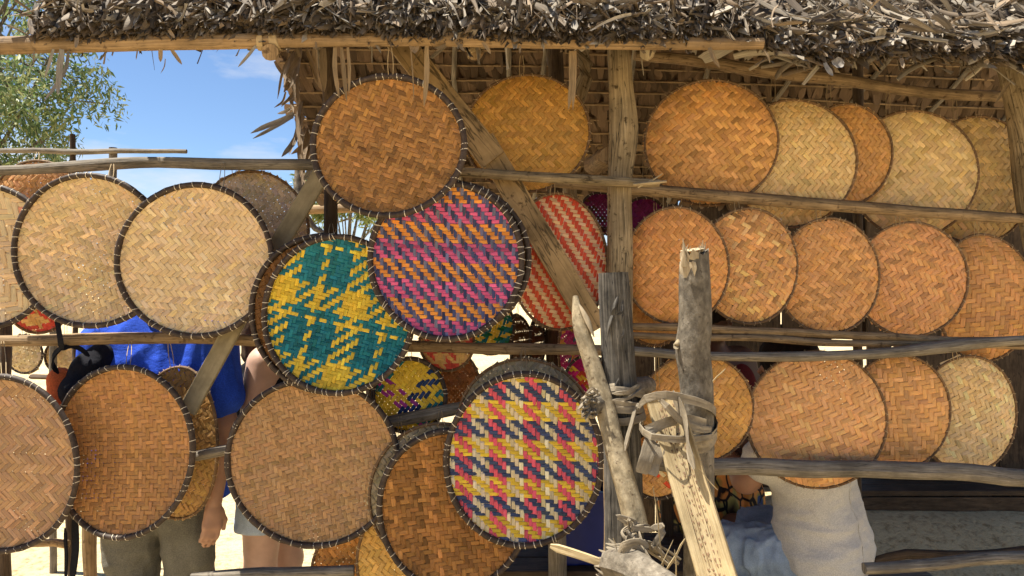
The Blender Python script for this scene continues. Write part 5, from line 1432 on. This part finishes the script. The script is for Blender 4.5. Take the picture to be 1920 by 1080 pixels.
def person_print():
    x0, y0 = 0.94, 3.50
    t = empty('person', (x0, y0, 0), 'person in maroon top and orange and black print wrap standing inside the stall', 'person')
    f = nrm(A3(0.35, -0.9, 0)); s = np.cross(f, A3(0, 0, 1.0))
    H = lambda a, z, b=0.0: A3(x0, y0, z) + f * b + s * a
    B = Blob(0.0095, 0.04)
    torso = [(H(-0.09, 0.84), H(0.09, 0.84), 0.145, 0.145, 0.9), (H(-0.06, 0.98), H(0.06, 0.98), 0.13, 0.13, 0.85), (H(-0.08, 1.13), H(0.08, 1.13), 0.138, 0.138, 0.85), (H(-0.14, 1.26), H(0.14, 1.26), 0.066, 0.066, 0.95)]
    for a, b, ra, rb, fl in torso: B.bone(a, b, ra, rb, (f, fl), 0.06)
    B.bone(H(0, 1.28), H(0, 1.37, 0.01), 0.062, 0.052)
    head(B, H(0, 1.475, 0.03), f)
    for e in (1, -1):
        q = [H(0.185 * e, 1.255), H(0.24 * e, 1.0, 0.03), H(0.13 * e, 0.93, 0.22)]
        B.bone(q[0], q[1], 0.054, 0.044); B.bone(q[1], q[2], 0.042, 0.027)
        hand(B, q[2], nrm(q[2] - q[1]), A3(0, 0, -1), -e, 0.4)
    for e in (-1, 1):
        hp, kn, an = H(0.09 * e, 0.80), H(0.09 * e, 0.45, 0.02), H(0.09 * e, 0.085, -0.02)
        B.bone(hp, kn, 0.09, 0.058); B.bone(kn, an, 0.056, 0.036); B.bone(an, an + f * 0.14 - A3(0, 0, 0.05), 0.036, 0.032)
    B.mesh('body', 'skin_dark', t)
    eyes(H(0, 1.475, 0.03), f, t)
    hair_cap(H(0, 1.475, 0.03), f, t, 'hair_dark', pad=0.02)
    V_ = Blob(0.0095, 0.05)
    for a, b, ra, rb, fl in torso[:3]: V_.bone(a, b, ra, rb, (f, fl), 0.06)
    V_.cut.append((H(0, 0.90), (0, 0, 1)))
    V_.mesh('top', 'maroon_cloth', t, 0.012, [(0.006, (12, 12, 6), 16)])
    D = Blob(0.0095, 0.05)
    D.bone(H(-0.09, 0.86), H(0.09, 0.86), 0.15, 0.15, (f, 0.92)); D.bone(H(-0.09, 0.6), H(0.09, 0.6), 0.16, 0.16, (f, 0.95)); D.bone(H(-0.1, 0.3), H(0.1, 0.3), 0.17, 0.17, (f, 0.95))
    D.cut.append((H(0, 0.22), (0, 0, 1)))
    D.mesh('wrap_skirt', 'wax_print', t, 0.012, [(0.014, (14, 14, 3), 17), (0.006, (30, 30, 7), 18)])
person_print()

# ------------------------------------------------------------------ bag, crate, printed cloth
def bag():
    t = empty('shoulder_bag', P(150, 700, 2.58), 'black shoulder bag with orange side hanging by its strap from the low rail', 'bag')
    B = Blob(0.008, 0.02)
    B.bone(P(165, 690, 2.62), P(190, 668, 2.66), 0.06, 0.05); B.bone(P(150, 735, 2.60), P(200, 735, 2.64), 0.075, 0.075); B.bone(P(150, 800, 2.60), P(196, 800, 2.64), 0.07, 0.07)
    B.mesh('body', 'black_cloth', t, 0.0, [(0.008, (9, 9, 9), 3)])
    O = Blob(0.008, 0.02)
    O.bone(P(112, 715, 2.60), P(122, 760, 2.60), 0.045, 0.06); O.bone(P(122, 760, 2.60), P(130, 810, 2.60), 0.06, 0.05)
    O.mesh('side_panel', 'orange_nylon', t, 0.0, [(0.006, (9, 9, 9), 4)])
    for k, (rows, w) in enumerate([([(100, 580, 2.50), (108, 605, 2.47), (113, 640, 2.46), (116, 655, 2.49)], 0.026), ([(116, 650, 2.49), (100, 668, 2.52), (100, 685, 2.54), (110, 700, 2.56)], 0.018), ([(113, 655, 2.49), (130, 647, 2.52), (150, 652, 2.55), (168, 668, 2.58)], 0.020), ([(122, 990, 2.56), (124, 1030, 2.56), (122, 1090, 2.56)], 0.012), ([(142, 960, 2.55), (141, 1030, 2.55), (136, 1090, 2.55)], 0.024), ([(150, 790, 2.58), (142, 880, 2.56), (142, 960, 2.55)], 0.024)]):
        ribbon(rows, w, 'black_cloth', 0.006, n=10, seed=k, name='strap', parent=t, up=(1, 0.2, 0) if k < 1 or k > 2 else (0, 0, 1))
bag()
def crate():
    t = empty('plastic_crate', P(1095, 540, 3.05) * np.array((1, 1, 0)), 'dark blue plastic crate in the shade behind the houndstooth tray', 'crate')
    plain('blue_plastic', (0.006, 0.012, 0.10), (0.009, 0.018, 0.14), 12, 0.4, bs=0.05)
    x0, x1, y0, y1, z0, z1 = 0.16, 0.46, 2.9, 3.25, 0.52, 0.80
    for (a, b, w) in (((x0, y0, 0.66), (x1, y0, 0.66), 0.28), ((x0, y1, 0.66), (x1, y1, 0.66), 0.28)): board('side', a, b, w, 0.015, 'blue_plastic', t)
    for xx in (x0, x1): board('side', (xx, y0 + 0.01, 0.66), (xx, y1 - 0.01, 0.66), 0.27, 0.015, 'blue_plastic', t, up=(1, 0, 0))
    board('base', (x0, (y0 + y1) / 2, 0.528), (x1, (y0 + y1) / 2, 0.528), 0.33, 0.015, 'blue_plastic', t, up=(0, 0, 1))
    for yy in (y0 - 0.012, y1 + 0.012): board('rim', (x0 - 0.02, yy, 0.795), (x1 + 0.02, yy, 0.795), 0.03, 0.02, 'blue_plastic', t)
    b = empty('trestle_table', P(1095, 540, 3.1) * np.array((1, 1, 0)), 'rough plank table carrying the dark blue crate', 'table')
    for k in range(3): board('plank', (-0.15, 2.92 + k * 0.155, 0.50), (0.75, 2.92 + k * 0.155, 0.50), 0.145, 0.035, 'dark_wood', b, up=(0, 0, 1))
    for xx in (-0.05, 0.65):
        for yy in (2.92, 3.22): board('leg', (xx, yy, 0), (xx, yy, 0.485), 0.06, 0.06, 'dark_wood', b)
crate()
